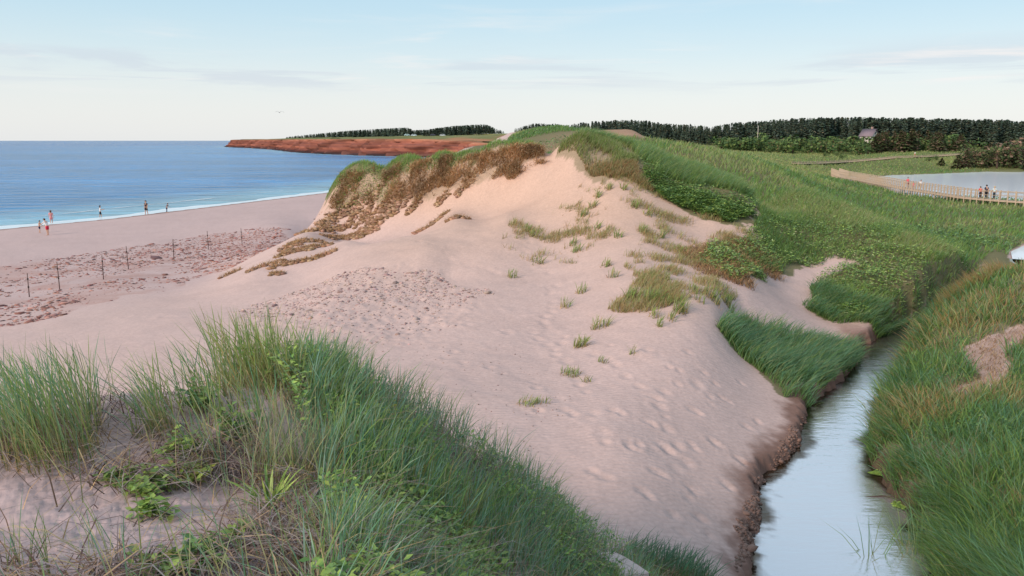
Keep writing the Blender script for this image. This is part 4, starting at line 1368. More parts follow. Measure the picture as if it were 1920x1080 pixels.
o = blades('marsh_grass', P, hh, rng.uniform(0.7, 1.5, n) * rp * 0.00085 + 0.01, laz(n, R(-20), 1.3), rng.uniform(0.2, 0.9, n), pick(n, (3, MID), (1, OLIVE)), ct, 2)
tag(o, kind='stuff')
thicket('marsh_shrubs', Z_MARSH, 9000, 0.9, 0.3, ((3, DEEP), (2, MID)), 1.0, 0.3, keep=lambda x, y: dry_land(x, y) * (fbm(x * 0.06 + 70, y * 0.06, 3) > 0.13) * (np.hypot(x, y) < 200))
# ------------------------------------------------------------------ loose stones, clods, turf
_t = (1 + 5 ** 0.5) / 2
ICO_V = np.array([(-1, _t, 0), (1, _t, 0), (-1, -_t, 0), (1, -_t, 0), (0, -1, _t), (0, 1, _t), (0, -1, -_t), (0, 1, -_t), (_t, 0, -1), (_t, 0, 1), (-_t, 0, -1), (-_t, 0, 1)]) / math.hypot(1, _t)
ICO_F = np.array([(0, 11, 5), (0, 5, 1), (0, 1, 7), (0, 7, 10), (0, 10, 11), (1, 5, 9), (5, 11, 4), (11, 10, 2), (10, 7, 6), (7, 1, 8), (3, 9, 4), (3, 4, 2), (3, 2, 6), (3, 6, 8), (3, 8, 9), (4, 9, 5), (2, 4, 11), (6, 2, 10), (8, 6, 7), (9, 8, 1)])


def stones(name, P, size, c, flat=0.5, mat=None):
    n = len(P)
    s = np.asarray(size)[:, None] * rng.uniform(0.6, 1.3, (n, 3)) * np.array([1, 1, flat])
    jit = 1 + rng.uniform(-0.3, 0.3, (n, 12, 1))
    V = ICO_V[None] * s[:, None] * jit
    a = rng.uniform(0, 6.28, n)
    ca, sa = np.cos(a)[:, None], np.sin(a)[:, None]
    V = np.stack([V[..., 0] * ca - V[..., 1] * sa, V[..., 0] * sa + V[..., 1] * ca, V[..., 2] + V[..., 0] * rng.uniform(-0.3, 0.3, (n, 1))], -1)
    V += P[:, None]
    F = (np.arange(n)[:, None, None] * 12 + ICO_F[None]).reshape(-1, 3)
    return mesh_from(name, V.reshape(-1, 3), [F], mat or M_STONE, col=np.clip(np.repeat(c, 12, axis=0), 0.01, 0.8))


REDS = ((3, (0.26, 0.125, 0.11)), (2, (0.34, 0.18, 0.15)), (2, (0.19, 0.10, 0.095)), (0.7, (0.11, 0.08, 0.08)))
P = scatter(Z_DEBRIS, 8200, 2.0, 0.3, keep=lambda x, y: np.clip(0.14 + 2.6 * (fbm(x * 0.35, y * 0.35, 5, 0.6) - 0.02) + 0.9 * smooth(46, 62, y) * smooth(-38, -24, x), 0.02, 1))
r_ = np.hypot(P[:, 0], P[:, 1])
o = stones('red_stone_shards', P, rng.gamma(1.3, 0.034, len(P)) + 0.012, pick(len(P), *REDS, var=0.3), 0.35)
tag(o, kind='stuff')
P = scatter(np.array(RUB), 3600, 1.6, 0.6, keep=lambda x, y: np.clip(0.05 + smooth(26, 37, np.hypot(x, y)) * (0.7 + 1.5 * fbm(x * 0.5, y * 0.5, 3)), 0, 1))
o = stones('crusted_sand_clods', P, rng.gamma(1.4, 0.016, len(P)) + 0.012, pick(len(P), (3, (0.32, 0.235, 0.225)), (2, (0.23, 0.165, 0.165)), (3, (0.42, 0.31, 0.285))), 0.5)
tag(o, kind='stuff')
Zw = zone([(400, 660), (950, 640), (1100, 760), (1000, 860), (800, 700), (500, 660)], 12, 60)
P = scatter(Zw, 160, 1.0, 0.5)
o = stones('scattered_pebbles', P, rng.uniform(0.012, 0.03, len(P)), pick(len(P), (1, (0.2, 0.14, 0.13)), (1, (0.3, 0.2, 0.18))), 0.6)
tag(o, kind='stuff')
Zb = zone([(1385, 1079), (1398, 960), (1440, 860), (1490, 790), (1512, 770), (1516, 800), (1490, 855), (1446, 905), (1430, 950), (1420, 1079)], 9, 40)
P = scatter(Zb, 2600, 0.25, 1.6)
o = stones('wet_sand_crumbs', P, rng.gamma(1.2, 0.017, len(P)) + 0.007, pick(len(P), (2, (0.22, 0.135, 0.11)), (1, (0.14, 0.085, 0.07))), 0.45, pmat('wet_crumbs', (0.17, 0.105, 0.085), 0.55, 0.3, 20))
tag(o, kind='stuff')

TURF_L = 'low clod of brown turf slumped onto the sand below the scarp'


def turf_clod(u, v, w, label, group='turf clods below the scarp', long=1.0, dirz=None):
    c = hit(u, v, 25, 70)
    n = int(150 * w * long) + 60
    a = rng.uniform(-1, 1, n) * long
    b = rng.uniform(-0.5, 0.5, n)
    th = rng.uniform(0, 0.5) if dirz is None else dirz
    x = c[0] + (a * math.cos(th) - b * math.sin(th)) * w
    y = c[1] + (a * math.sin(th) + b * math.cos(th)) * w
    hmp = 0.28 * w * np.clip(1 - (a / long) ** 2, 0, 1) * (1 - (2 * b) ** 2 * 0.6)
    P = np.column_stack([x, y, H(x, y) + hmp * rng.uniform(0.3, 1, n) * 0.6])
    o = stones('turf_clod', np.column_stack([x, y, H(x, y) + hmp * 0.25])[::5], np.full(len(x[::5]), 0.25 * w ** 0.5), pick(len(x[::5]), (2, (0.24, 0.15, 0.10)), (1, (0.36, 0.24, 0.17)), (1, BROWN)), 0.5)
    o.data.transform(Matrix.Translation((-c[0], -c[1], -c[2])))
    o.location = c
    tf = blades('turf', P, rng.uniform(0.12, 0.38, n), rng.uniform(0.016, 0.035, n), rng.uniform(0, 6.28, n), rng.uniform(0.5, 1.5, n), pick(n, (2, BROWN), (2, RUST)), pick(n, (3, RUST), (4, STRAW), (2, BROWN)), 2, M_DRY, o, origin=c, droop=0.2)
    tf['kind'] = 'stuff'
    tag(o, label, 'turf clod', group)


ORD = ['first', 'second', 'third', 'fourth', 'fifth', 'sixth', 'seventh', 'eighth', 'ninth', 'tenth', 'eleventh', 'twelfth']


def row_labels(items, cuts, rows, what):
    out = [None] * len(items)
    lo = -1e9
    for cut, row in zip(list(cuts) + [1e9], rows):
        idx = sorted((i for i, it in enumerate(items) if lo <= it[1] < cut), key=lambda i: items[i][0])
        for k, i in enumerate(idx):
            out[i] = f'{what}, {ORD[k]} from the left {row}'
        lo = cut
    return out


CLODS = [(640, 402, 0.8, 1.5), (612, 415, 0.7, 1.2), (590, 432, 0.8, 1.5), (572, 452, 0.7, 1.6), (556, 470, 0.8, 1.2), (625, 428, 0.6, 1.8), (655, 420, 0.7, 1.2), (640, 446, 0.6, 1.3), (668, 440, 0.6, 1.6), (680, 412, 0.6, 1.0), (728, 392, 0.8, 1.5), (750, 385, 0.7, 1.2),
                   (776, 388, 0.5, 1.0), (705, 398, 0.6, 1.0), (545, 462, 0.5, 1.4), (600, 462, 0.6, 1.3), (615, 445, 0.5, 1.0), (535, 478, 0.5, 1.2), (700, 378, 0.7, 1.3), (735, 372, 0.6, 1.2), (675, 388, 0.7, 1.0), (830, 372, 0.5, 1.0), (866, 356, 0.5, 0.8)]
for (u, v, w, l), lab in zip(CLODS, row_labels(CLODS, (394, 413, 433, 455), ('right under the scarp edge', 'in the second row below the scarp', 'in the third row down the slope', 'in the fourth row down the slope', 'in the lowest row of clods'), 'brown turf clod on sand')):
    turf_clod(u, v, w, lab, 'turf clods below the scarp', l)
for u, v, w, l, th, lab in [(700, 425, 0.7, 1.6, 0.2, 'arched turf clod standing proud at the right end of the slumped turf'), (690, 436, 0.6, 1.5, -0.2, 'curved turf clod just under the arched one'),
                            (810, 420, 0.5, 2.2, 0.25, 'long narrow turf strip alone in the middle of the open sand face'), (858, 408, 0.45, 1.6, 0.1, 'forked turf scrap right of the long narrow strip on the sand face'),
                            (600, 482, 0.5, 2.0, 0.6, 'hooked turf strip curling up at its right end, lowest on the slope'), (545, 494, 0.5, 2.2, 0.3, 'long low turf strip running left from the hooked strip'),
                            (500, 498, 0.5, 2.0, 0.5, 'low turf strip at the left foot of the dune'), (520, 514, 0.4, 1.0, 0.0, 'small round turf clod below the long low strip'),
                            (432, 514, 0.35, 1.8, 0.7, 'thin turf scrap farthest from the scarp, by the red stones')]:
    turf_clod(u, v, w, lab, 'turf clods below the scarp', l, th)

# tufts standing alone on the sand slope
TU = 'small thin marram tuft standing by itself on the bare sand slope'
TUFTS = [(1000, 440), (985, 430), (1012, 490), (1080, 468), (1075, 455), (1120, 365), (1140, 350), (1118, 425), (1095, 400), (1215, 400), (1205, 430), (1240, 440), (1160, 440), (1135, 495), (1150, 515), (1090, 545), (1060, 572), (1118, 612), (1135, 608),
             (1225, 590), (1245, 568), (1258, 595), (1300, 545), (1310, 560), (960, 516), (1280, 470), (1190, 385), (1110, 385), (1250, 520), (1170, 350)]
for (u, v), lab in zip(TUFTS, row_labels(TUFTS, (388, 436, 500, 575), ('near the dune top', 'on the upper sand slope', 'across the middle of the sand slope', 'above the bright row', 'level with the bright row'), 'small thin marram tuft')):
    clump(u, v + 4, 0.22, 22, 0.48, lab, R(20), 0.9, ((2, PALE), (2, FRESH), (1, STRAW), (1, MID)), 0.5, 70, 14, 0.3, 0.8, 'marram_tuft', 'grass tuft', 'marram tufts on the bare sand')
for u, v, r, k, h, lab in [(1185, 562, 0.3, 60, 0.6, 'leftmost tuft of the row of bright tufts across the sand'), (1222, 566, 0.3, 80, 0.66, 'thick bright marram tuft in the row across the sand'), (1275, 584, 0.25, 70, 0.68, 'upright green marram tuft below the row across the sand'),
                           (1335, 560, 0.3, 60, 0.55, 'broad pale tuft at the upper right of the row across the sand'), (1365, 572, 0.25, 50, 0.5, 'straw coloured tuft next to the dead brush'),
                           (1086, 650, 0.25, 60, 0.42, 'round marram tuft alone low on the sand slope'), (1068, 702, 0.30, 60, 0.26, 'flattened green tuft with a little dead root mat on the sand'), (1100, 716, 0.12, 16, 0.24, 'tiny tuft right below the flattened green tuft'),
                           (986, 758, 0.2, 34, 0.3, 'short spiky tuft nearest to the dune grass on the lower sand'), (1015, 756, 0.22, 26, 0.22, 'flat trailing tuft right of the short spiky tuft'), (1185, 664, 0.1, 10, 0.4, 'single bent stalk tuft on the smooth sand'),
                           (1130, 680, 0.15, 14, 0.25, 'small rusty tuft half buried between the round and the bent tuft'), (1236, 612, 0.1, 16, 0.5, 'thin upright tuft under the green one of the row')]:
    clump(u, v, r, k, h, lab, R(20), 0.9, ((2, PALE), (3, FRESH), (1, STRAW), (2, MID)), 0.5, 60, 12, 0.3, 0.8, 'marram_tuft', 'grass tuft', 'marram tufts on the bare sand')


# pale slab at the bottom of the near dune
def slab():
    c = hit(1150, 1068, 3, 14)
    out = [(-0.30, 0.10), (-0.22, 0.26), (0.04, 0.27), (0.16, 0.14), (0.30, -0.06), (0.42, -0.26), (0.10, -0.34), (-0.22, -0.2)]
    bm = bmesh.new()
    lo = [bm.verts.new((x * 1.05, y * 1.05, -0.12)) for x, y in out]
    hi = [bm.verts.new((x, y, 0.10 + 0.02 * math.sin(5 * x + 3 * y))) for x, y in out]
    bm.faces.new(hi)
    bm.faces.new(lo[::-1])
    for i in range(len(out)):
        j = (i + 1) % len(out)
        bm.faces.new((lo[i], lo[j], hi[j], hi[i]))
    bmesh.ops.recalc_face_normals(bm, faces=bm.faces)
    bmesh.ops.bevel(bm, geom=list(bm.edges), offset=0.012, segments=1, affect='EDGES')
    me = bpy.data.meshes.new('pale_slab')
    bm.to_mesh(me)
    bm.free()
    me.materials.append(pmat('pale_stone', (0.56, 0.47, 0.45), 0.9, 0.12, 8, 0.4))
    o = bpy.data.objects.new('pale_slab', me)
    COL.objects.link(o)
    o.location = c
    tag(o, 'pale flat slab bare of grass at the bottom edge of the near dune', 'slab')


slab()


# mats of weed on the stream, a half sunk branch
def weed_mat(u, v, rx, ry, label):
    c = at_z(u, v, W_STREAM + 0.012)
    k = 18
    V = [(0, 0, 0.012)] + [(math.cos(2 * math.pi * i / k) * rx * random.uniform(0.7, 1.15), math.sin(2 * math.pi * i / k) * ry * random.uniform(0.7, 1.15), random.uniform(0, 0.02)) for i in range(k)]
    o = mesh_from('weed_mat', V, [[(0, 1 + i, 1 + (i + 1) % k) for i in range(k)]], pmat('weed', (0.17, 0.27, 0.05), 0.5, 0.3, 6))
    o.location = c
    m = 60
    a, q = rng.uniform(0, 6.28, m), np.sqrt(rng.random(m))
    lp = leaves('leaf_pads', np.column_stack([np.cos(a) * q * rx, np.sin(a) * q * ry, rng.uniform(0.01, 0.04, m)]), rng.uniform(0.04, 0.08, m), pick(m, (2, FRESH), (1, (0.2, 0.32, 0.08))), parent=o, up=0.15, aspect=0.8)
    lp['kind'] = 'stuff'
    tag(o, label, 'weed mat', 'weed mats on the stream')


weed_mat(1656, 888, 0.42, 0.18, 'long bright green weed mat under the overhanging bank grass')
weed_mat(1688, 948, 0.16, 0.22, 'small dull green weed mat against the bank below the long one')
c0 = np.array(at_z(1655, 930, W_STREAM + 0.02))
c1 = np.array(at_z(1695, 942, W_STREAM + 0.05))


def tube(name, pts, rad, mat, parent=None, sides=6, origin=None):
    pts = np.asarray(pts, float)
    n = len(pts)
    rad = np.broadcast_to(rad, (n,))
    V = []
    for i in range(n):
        d = pts[min(i + 1, n - 1)] - pts[max(i - 1, 0)]
        d /= np.linalg.norm(d) + 1e-9
        a = np.cross(d, (0, 0, 1) if abs(d[2]) < 0.9 else (1, 0, 0))
        a /= np.linalg.norm(a)
        b = np.cross(d, a)
        for k in range(sides):
            t = 2 * math.pi * k / sides
            V.append(pts[i] + (a * math.cos(t) + b * math.sin(t)) * rad[i])
    F = [(i * sides + k, i * sides + (k + 1) % sides, (i + 1) * sides + (k + 1) % sides, (i + 1) * sides + k) for i in range(n - 1) for k in range(sides)]
    V = np.array(V)
    V = np.vstack([V, pts[:1], pts[-1:]])
    T = [(k, len(V) - 2, (k + 1) % sides) for k in range(sides)] + [((n - 1) * sides + (k + 1) % sides, len(V) - 1, (n - 1) * sides + k) for k in range(sides)]
    if origin is not None:
        V = V - np.asarray(origin)
    o = mesh_from(name, V, [F, T], mat, parent)
    if origin is not None and parent is None:
        o.location = origin
    return o


M_WOOD = pmat('weathered_wood', (0.33, 0.27, 0.22), 0.85, 0.3, 12, 0.3)
M_BRIDGE = pmat('pale_boards', (0.42, 0.34, 0.26), 0.85, 0.25, 3, 0.2)
M_DARKWOOD = pmat('dark_wood', (0.06, 0.045, 0.04), 0.85, 0.3, 10, 0.2)
tag(tube('sunken_branch', [c0 - (0.5, 0, 0.03), c0, (c0 + c1) / 2 + (0, 0, 0.05), c1], [0.008, 0.02, 0.025, 0.02], M_DARKWOOD, origin=c0), 'dark branch lying half sunk where the stream ripples', 'branch')

# ------------------------------------------------------------------ stakes along the beach
STK = [(55, 557, 47, 'stake nearest to the photo edge, at the low end of the row'), (112, 543, 54, 'second stake along the row, with two dark bands'), (194, 524, 47, 'third stake along the row, beside a bare patch of sand'), (241, 505, 45, 'fourth stake along the row, close beyond the third'),
       (326, 487, 40, 'fifth stake along the row, above scattered dark weed'), (391, 468, 36, 'sixth stake along the row, at the edge of the dense red stones'), (454, 458, 31, 'last stake of the row, thin among the dense red stones')]
M_STAKE = pmat('dark_stake', (0.15, 0.105, 0.10), 0.8, 0.3, 15)
for u, v, ph, lab in STK:
    c = hit(u, v, 20, 90)
    hgt = ph * c[1] / 1500 * 0.985
    e = empty('fence_stake', c)
    tx, ty = random.uniform(-0.04, 0.04), random.uniform(-0.03, 0.03)
    tube('post', [(0, 0, -0.2), (tx * 0.5, ty * 0.5, hgt * 0.5), (tx, ty, hgt)], [0.028, 0.026, 0.023], M_STAKE, e)
    for f in (0.42, 0.76):
        tube('wire_tie', [(tx * f, ty * f, hgt * f - 0.045), (tx * f, ty * f, hgt * f + 0.045)], 0.042, M_DARKWOOD, e, 7)
    tag(e, 'thin dark fence ' + lab, 'fence stake', 'row of fence stakes on the beach')


# ------------------------------------------------------------------ boardwalk over the pond, and the one beyond
def boardwalk(name, pts, label, width, rail_h, spacing, water, pw=0.13, mat=M_BRIDGE):
    P = np.array(pts, float)
    # even steps along the line
    d = np.concatenate([[0], np.cumsum(np.linalg.norm(np.diff(P, axis=0), axis=1))])
    n = int(d[-1] / spacing)
    s = np.linspace(0, d[-1], n + 1)
    Q = np.column_stack([np.interp(s, d, P[:, i]) for i in range(3)])
    T = np.gradient(Q, axis=0)
    T[:, 2] = 0
    T /= np.linalg.norm(T, axis=1)[:, None]
    Nn = np.column_stack([-T[:, 1], T[:, 0], np.zeros(len(T))])
    root = empty(name, Q[len(Q) // 2])
    o0 = np.array(root.location)
    # planks, some hundreds, each with its own edges
    m = int(d[-1] / 0.24)
    sp = np.linspace(0, d[-1], m)
    C_ = np.column_stack([np.interp(sp, d, P[:, i]) for i in range(3)])
    t2 = np.column_stack([np.interp(sp, s, T[:, i]) for i in range(2)])
    V, F = [], []
    for i in range(m):
        t = np.array([t2[i, 0], t2[i, 1], 0])
        q = np.array([-t[1], t[0], 0])
        b = len(V)
        z = random.uniform(-0.012, 0.012)
        for dz in (-0.06, 0.0):
            for a1, b1 in ((-1, -1), (1, -1), (1, 1), (-1, 1)):
                V.append(C_[i] + t * a1 * 0.11 + q * b1 * width / 2 + (0, 0, dz + z) - o0)
        F += [(b, b + 3, b + 2, b + 1), (b + 4, b + 5, b + 6, b + 7)] + [(b + k, b + (k + 1) % 4, b + 4 + (k + 1) % 4, b + 4 + k) for k in range(4)]
    o = mesh_from('deck_planks', V, [F], mat, root)
    tag(o, kind='stuff')
    proto = None
    for sd in (-1, 1):
        side = Q + Nn * sd * (width / 2 + 0.03)
        for i in range(len(Q)):
            if proto is None:
                g = 2.2 if water else 0.5
                bm = bmesh.new()
                bmesh.ops.create_cube(bm, size=1, matrix=Matrix.Translation((0, 0, (rail_h - g) / 2)) @ Matrix.Diagonal((pw, pw, rail_h + g, 1)))
                bmesh.ops.bevel(bm, geom=[e for e in bm.edges], offset=0.012, segments=1, affect='EDGES')
                pme = bpy.data.meshes.new('post')
                bm.to_mesh(pme)
                bm.free()
                pme.materials.append(mat)
                proto = pme
            p = bpy.data.objects.new('post', proto)
            COL.objects.link(p)
            p.parent = root
            p.location = side[i] - o0
            p.rotation_euler = (random.uniform(-0.02, 0.02), random.uniform(-0.02, 0.02), math.atan2(T[i, 1], T[i, 0]))
        for hz, rr in ((rail_h - 0.12, 0.04), (rail_h * 0.5, 0.032), (-0.14, 0.08)):
            tube('rail' if hz > 0 else 'beam', side + (0, 0, hz), rr, mat, root, 4, origin=o0)
    tag(root, label, 'boardwalk')
    return Q


BR = [at_z(1488, 312, 2.3), at_z(1550, 321, 1.9), at_z(1582, 331, 1.7), at_z(1640, 341.5, 1.7), at_z(1700, 353, 1.7), at_z(1760, 362, 1.7), at_z(1810, 369.5, 1.7), at_z(1870, 374.5, 1.7), at_z(1925, 378, 1.7), at_z(2010, 384, 1.7), at_z(2100, 392, 1.7)]
BR = [at_z(1566, 325, 1.7)] + BR[2:]
boardwalk('boardwalk', BR, 'long pale wooden boardwalk with close set posts crossing the pond', 1.7, 1.2, 1.05, True, 0.13)


def ground_line(px, lift, lo=60):
    out = []
    for u, v in px:
        h = hit(u, v, lo, 420)
        out.append((h[0], h[1], h[2] + lift))
    return out


FB = ground_line([(1490, 309), (1530, 308), (1590, 305), (1640, 301), (1680, 297), (1715, 296), (1760, 294), (1800, 291)], 0.35, 180)
boardwalk('low_boardwalk', FB, 'low far boardwalk bending through the yellow meadow behind the pond', 1.6, 0.45, 4.0, False, 0.10)


# ------------------------------------------------------------------ people
def skin_mesh(name, V, E, rad, mat, parent=None, sub=1, root=0):
    me = bpy.data.meshes.new(name)
    me.from_pydata([tuple(v) for v in V], E, [])
    o = bpy.data.objects.new(name, me)
    COL.objects.link(o)
    md = o.modifiers.new('skin', 'SKIN')
    sv = me.skin_vertices[0].data
    for i, r in enumerate(rad):
        sv[i].radius = (r, r) if not isinstance(r, tuple) else r
        sv[i].use_root = (i == root)
    md.use_smooth_shade = True
    if sub:
        s = o.modifiers.new('sub', 'SUBSURF')
        s.levels = s.render_levels = sub
    bpy.context.view_layer.update()
    dg = bpy.context.evaluated_depsgraph_get()
    m2 = bpy.data.meshes.new_from_object(o.evaluated_get(dg))
    o.modifiers.clear()
    o.data = m2
    m2.name = name
    m2.materials.clear()
    m2.materials.append(mat)
    bpy.data.meshes.remove(me)
    if parent is not None:
        o.parent = parent
    return o


MSK = pmat('skin', (0.50, 0.31, 0.23), 0.55)
_cm = {}


def cloth(c):
    if c not in _cm:
        _cm[c] = pmat('cloth', c, 0.9, 0.12, 20)
    return _cm[c]


def person(c, rz, label, hgt, top, bottom, hair, lean=0.05, stride=0.15, arms=((0.1, 0.0), (-0.1, 0.0)), long_legs=False, longhair=False, group='people on the beach', twist=0.0, dress=False):
    """facing +y; arms: (swing forward, elbow bend) for each side"""
    e = empty('person', c, rz)
    k = hgt / 1.75
    hip = np.array([0, 0, 0.93])

    def up(p, z, fwd=0.0):
        return np.array([p[0], p[1] + z * math.sin(lean) + fwd, p[2] + z * math.cos(lean)])
    waist, chest, neck = up(hip, 0.16), up(hip, 0.40), up(hip, 0.56)
    head0, head1, head2 = up(hip, 0.62, 0.015), up(hip, 0.71, 0.025), up(hip, 0.79, 0.02)
    V = [hip, waist, chest, neck, head0, head1, head2]
    E = [(0, 1), (1, 2), (2, 3), (3, 4), (4, 5), (5, 6)]
    rad = [(0.15, 0.11), (0.125, 0.095), (0.155, 0.105), 0.058, 0.07, 0.095, 0.075]
    legs, armsl = [], []
    for sd in (-1, 1):
        st = stride * sd
        h = hip + (sd * 0.09, 0, -0.06)
        kn = np.array([sd * 0.10, st * 0.55 + 0.02, 0.49])
        an = np.array([sd * 0.10, st - 0.03, 0.09])
        toe = np.array([sd * 0.11, st + 0.14, 0.035])
        b = len(V)
        V += [h, kn, an, an + (0, 0.02, -0.045), toe]
        E += [(0, b), (b, b + 1), (b + 1, b + 2), (b + 2, b + 3), (b + 3, b + 4)]
        rad += [0.088, 0.058, 0.038, 0.04, 0.032]
        legs.append((h, kn, an))
        sh = chest + (sd * 0.19, 0, 0.08)
        sw, eb = arms[0 if sd < 0 else 1]
        el = sh + np.array([sd * 0.05, math.sin(sw) * 0.29, -math.cos(sw) * 0.29])
        wr = el + np.array([sd * 0.01, math.sin(sw + eb) * 0.25, -math.cos(sw + eb) * 0.25])
        fd = (wr - el) / np.linalg.norm(wr - el)
        pa = wr + fd * 0.07
        b = len(V)
        V += [sh, el, wr, pa]
        E += [(2, b), (b, b + 1), (b + 1, b + 2), (b + 2, b + 3)]
        rad += [0.058, 0.043, 0.028, 0.034]
        for q, ln in zip((-0.026, -0.009, 0.009, 0.026), (0.075, 0.09, 0.085, 0.065)):
            V.append(pa + fd * ln + np.array([0, 0.3, 0.2]) * q * 1.3 + (0, 0.01, 0))
            E.append((b + 3, len(V) - 1))
            rad.append(0.008)
        V.append(wr + fd * 0.06 + np.array([-sd * 0.02, 0.055, 0.0]))
        E.append((b + 2, len(V) - 1))
        rad.append(0.010)
        armsl.append((sh, el))
    body = skin_mesh('body', np.array(V) * k, E, [tuple(q * k for q in r) if isinstance(r, tuple) else r * k for r in rad], MSK, e)
    # shirt
    V = [hip + (0, 0, 0.02), waist, chest, up(hip, 0.50)]
    E = [(0, 1), (1, 2), (2, 3)]
    rad = [(0.165, 0.125), (0.145, 0.112), (0.172, 0.122), 0.085]
    for (sh, el) in armsl:
        b = len(V)
        V += [sh, sh + (el - sh) * 0.55]
        E += [(2, b), (b, b + 1)]
        rad += [0.07, 0.062]
    skin_mesh('shirt', np.array(V) * k, E, [tuple(q * k for q in r) if isinstance(r, tuple) else r * k for r in rad], cloth(top), e)
    V = [hip + (0, 0, 0.07), hip + (0, 0, -0.05)]
    E = [(0, 1)]
    rad = [(0.165, 0.125), (0.168, 0.128)]
    for (h, kn, an) in legs:
        b = len(V)
        end = an + (kn - an) * 0.1 if long_legs else h + (kn - h) * 0.85
        V += [h + (0, 0, -0.06)] + ([kn] if long_legs else []) + [end]
        E += [(1, b), (b, b + 1)] + ([(b + 1, b + 2)] if long_legs else [])
        rad += [0.105] + ([0.075] if long_legs else []) + [0.06 if long_legs else 0.095]
    skin_mesh('trousers' if long_legs else 'short_trousers', np.array(V) * k, E, [tuple(q * k for q in r) if isinstance(r, tuple) else r * k for r in rad], cloth(bottom), e)
    # hair cap, open at the face
    bm = bmesh.new()
    bmesh.ops.create_icosphere(bm, subdivisions=2, radius=0.118)
    bmesh.ops.delete(bm, geom=[v for v in bm.verts if v.co.z < -0.02 and v.co.y > -0.02 or (v.co.y > 0.075 and v.co.z < 0.05)], context='VERTS')
    for v in bm.verts:
        v.co.z *= 1.1
        if longhair and v.co.z < 0 and v.co.y < 0:
            v.co.z *= 2.6
    me = bpy.data.meshes.new('hair')
    bmesh.ops.scale(bm, vec=(k, k, k), verts=bm.verts)
    bmesh.ops.translate(bm, vec=(head1 + (0, -0.008, 0.03)) * k, verts=bm.verts)
    bm.to_mesh(me)
    bm.free()
    me.materials.append(cloth(hair))
    ho = bpy.data.objects.new('hair', me)
    COL.objects.link(ho)
    ho.parent = e
    # nose and eyes
    Vf = []
    Pn = np.array([head1 + (0, 0.095, -0.005)]) * k
    nz = stones('nose', Pn, np.array([0.018 * k]), np.array([[0.50, 0.31, 0.23]]), 1.2)
    nz.parent = e
    for sx in (-1, 1):
        ey = stones('eye', np.array([head1 + (sx * 0.034, 0.086, 0.022)]) * k, np.array([0.011 * k]), np.array([[0.03, 0.02, 0.02]]), 1.0)
        ey.parent = e
    tag(e, label, 'person', group)
    return e


def on_beach(u, v):
    return hit(u, v, 55, 170)


NAVY, RED, WHITE, BLACK, PINK, GREY = (0.03, 0.035, 0.08), (0.55, 0.03, 0.07), (0.72, 0.72, 0.74), (0.015, 0.015, 0.02), (0.62, 0.22, 0.24), (0.20, 0.20, 0.24)
DK, BR_ = (0.02, 0.014, 0.012), (0.07, 0.04, 0.025)
person(on_beach(75, 437), R(-80), 'small child in a navy outfit facing the person in red shorts', 1.22, (0.5, 0.33, 0.26), NAVY, DK, 0.12, 0.08, ((0.5, 0.4), (0.4, 0.4)))
person(on_beach(90, 441), R(70), 'person in white top and red shorts leaning towards the small child', 1.62, WHITE, RED, BR_, 0.42, 0.06, ((0.9, 0.2), (0.8, 0.3)))
person(on_beach(97, 420), R(30), 'person in a pink top at the water edge behind the one in red shorts', 1.55, PINK, PINK, BR_, 0.04, 0.12, ((0.2, 0.3), (-0.2, 0.2)), longhair=True)
person(on_beach(189, 410), R(-60), 'person in white top and black shorts holding something in front', 1.62, WHITE, BLACK, DK, 0.02, 0.16, ((0.5, 1.3), (0.55, 1.25)), longhair=True)
person(on_beach(275, 403), R(160), 'broad person all in dark clothes standing at the water edge', 1.80, (0.025, 0.022, 0.035), (0.02, 0.018, 0.025), DK, 0.0, 0.10, ((0.1, 0.2), (-0.1, 0.2)))
person(on_beach(313, 399), R(-100), 'small person in grey top and dark trousers bending forward by the water', 1.28, GREY, NAVY, DK, 0.40, 0.12, ((0.6, 0.2), (0.3, 0.2)), long_legs=True)
WALK = 'people on the boardwalk'
RD2 = (0.60, 0.05, 0.04)


def on_deck(u, v):
    return at_z(u, v, 1.72)


person(on_deck(1701, 352), R(160), 'person in a red and pink top on the boardwalk, first of the far three', 1.68, (0.60, 0.10, 0.14), (0.25, 0.06, 0.08), DK, 0.05, 0.15, ((0.3, 0.3), (-0.3, 0.3)), group=WALK)
person(on_deck(1712, 354.5), R(170), 'child in pink on the boardwalk between the far pair of grown people', 1.15, (0.65, 0.17, 0.20), (0.5, 0.14, 0.18), BR_, 0.05, 0.12, group=WALK)
person(on_deck(1725, 357), R(190), 'dark haired person in a white top on the boardwalk, last of the far three', 1.62, WHITE, (0.42, 0.30, 0.22), DK, 0.08, 0.12, group=WALK)
person(on_deck(1837, 371.5), R(-10), 'person in a bright red top on the near end of the boardwalk', 1.55, RD2, (0.03, 0.03, 0.05), BR_, 0.08, 0.16, ((0.3, 0.3), (-0.3, 0.3)), True, group=WALK)
person(on_deck(1848, 372.5), R(-5), 'tall person in a dark navy coat beside the bright red top', 1.82, (0.02, 0.022, 0.05), (0.02, 0.02, 0.03), DK, 0.05, 0.18, ((0.3, 0.4), (-0.3, 0.4)), True, group=WALK)
person(on_deck(1863, 373.5), R(-15), 'fair haired person in a pale blue top and dark trousers on the boardwalk', 1.70, (0.48, 0.62, 0.66), (0.03, 0.05, 0.07), (0.45, 0.36, 0.22), 0.03, 0.15, ((0.3, 0.3), (-0.3, 0.3)), True, group=WALK)
fp = FB[5]
person((fp[0], fp[1], fp[2]), R(20), 'tiny person in white and red far off on the low boardwalk', 1.7, WHITE, (0.45, 0.08, 0.08), DK, 0.0, 0.12, group=WALK)


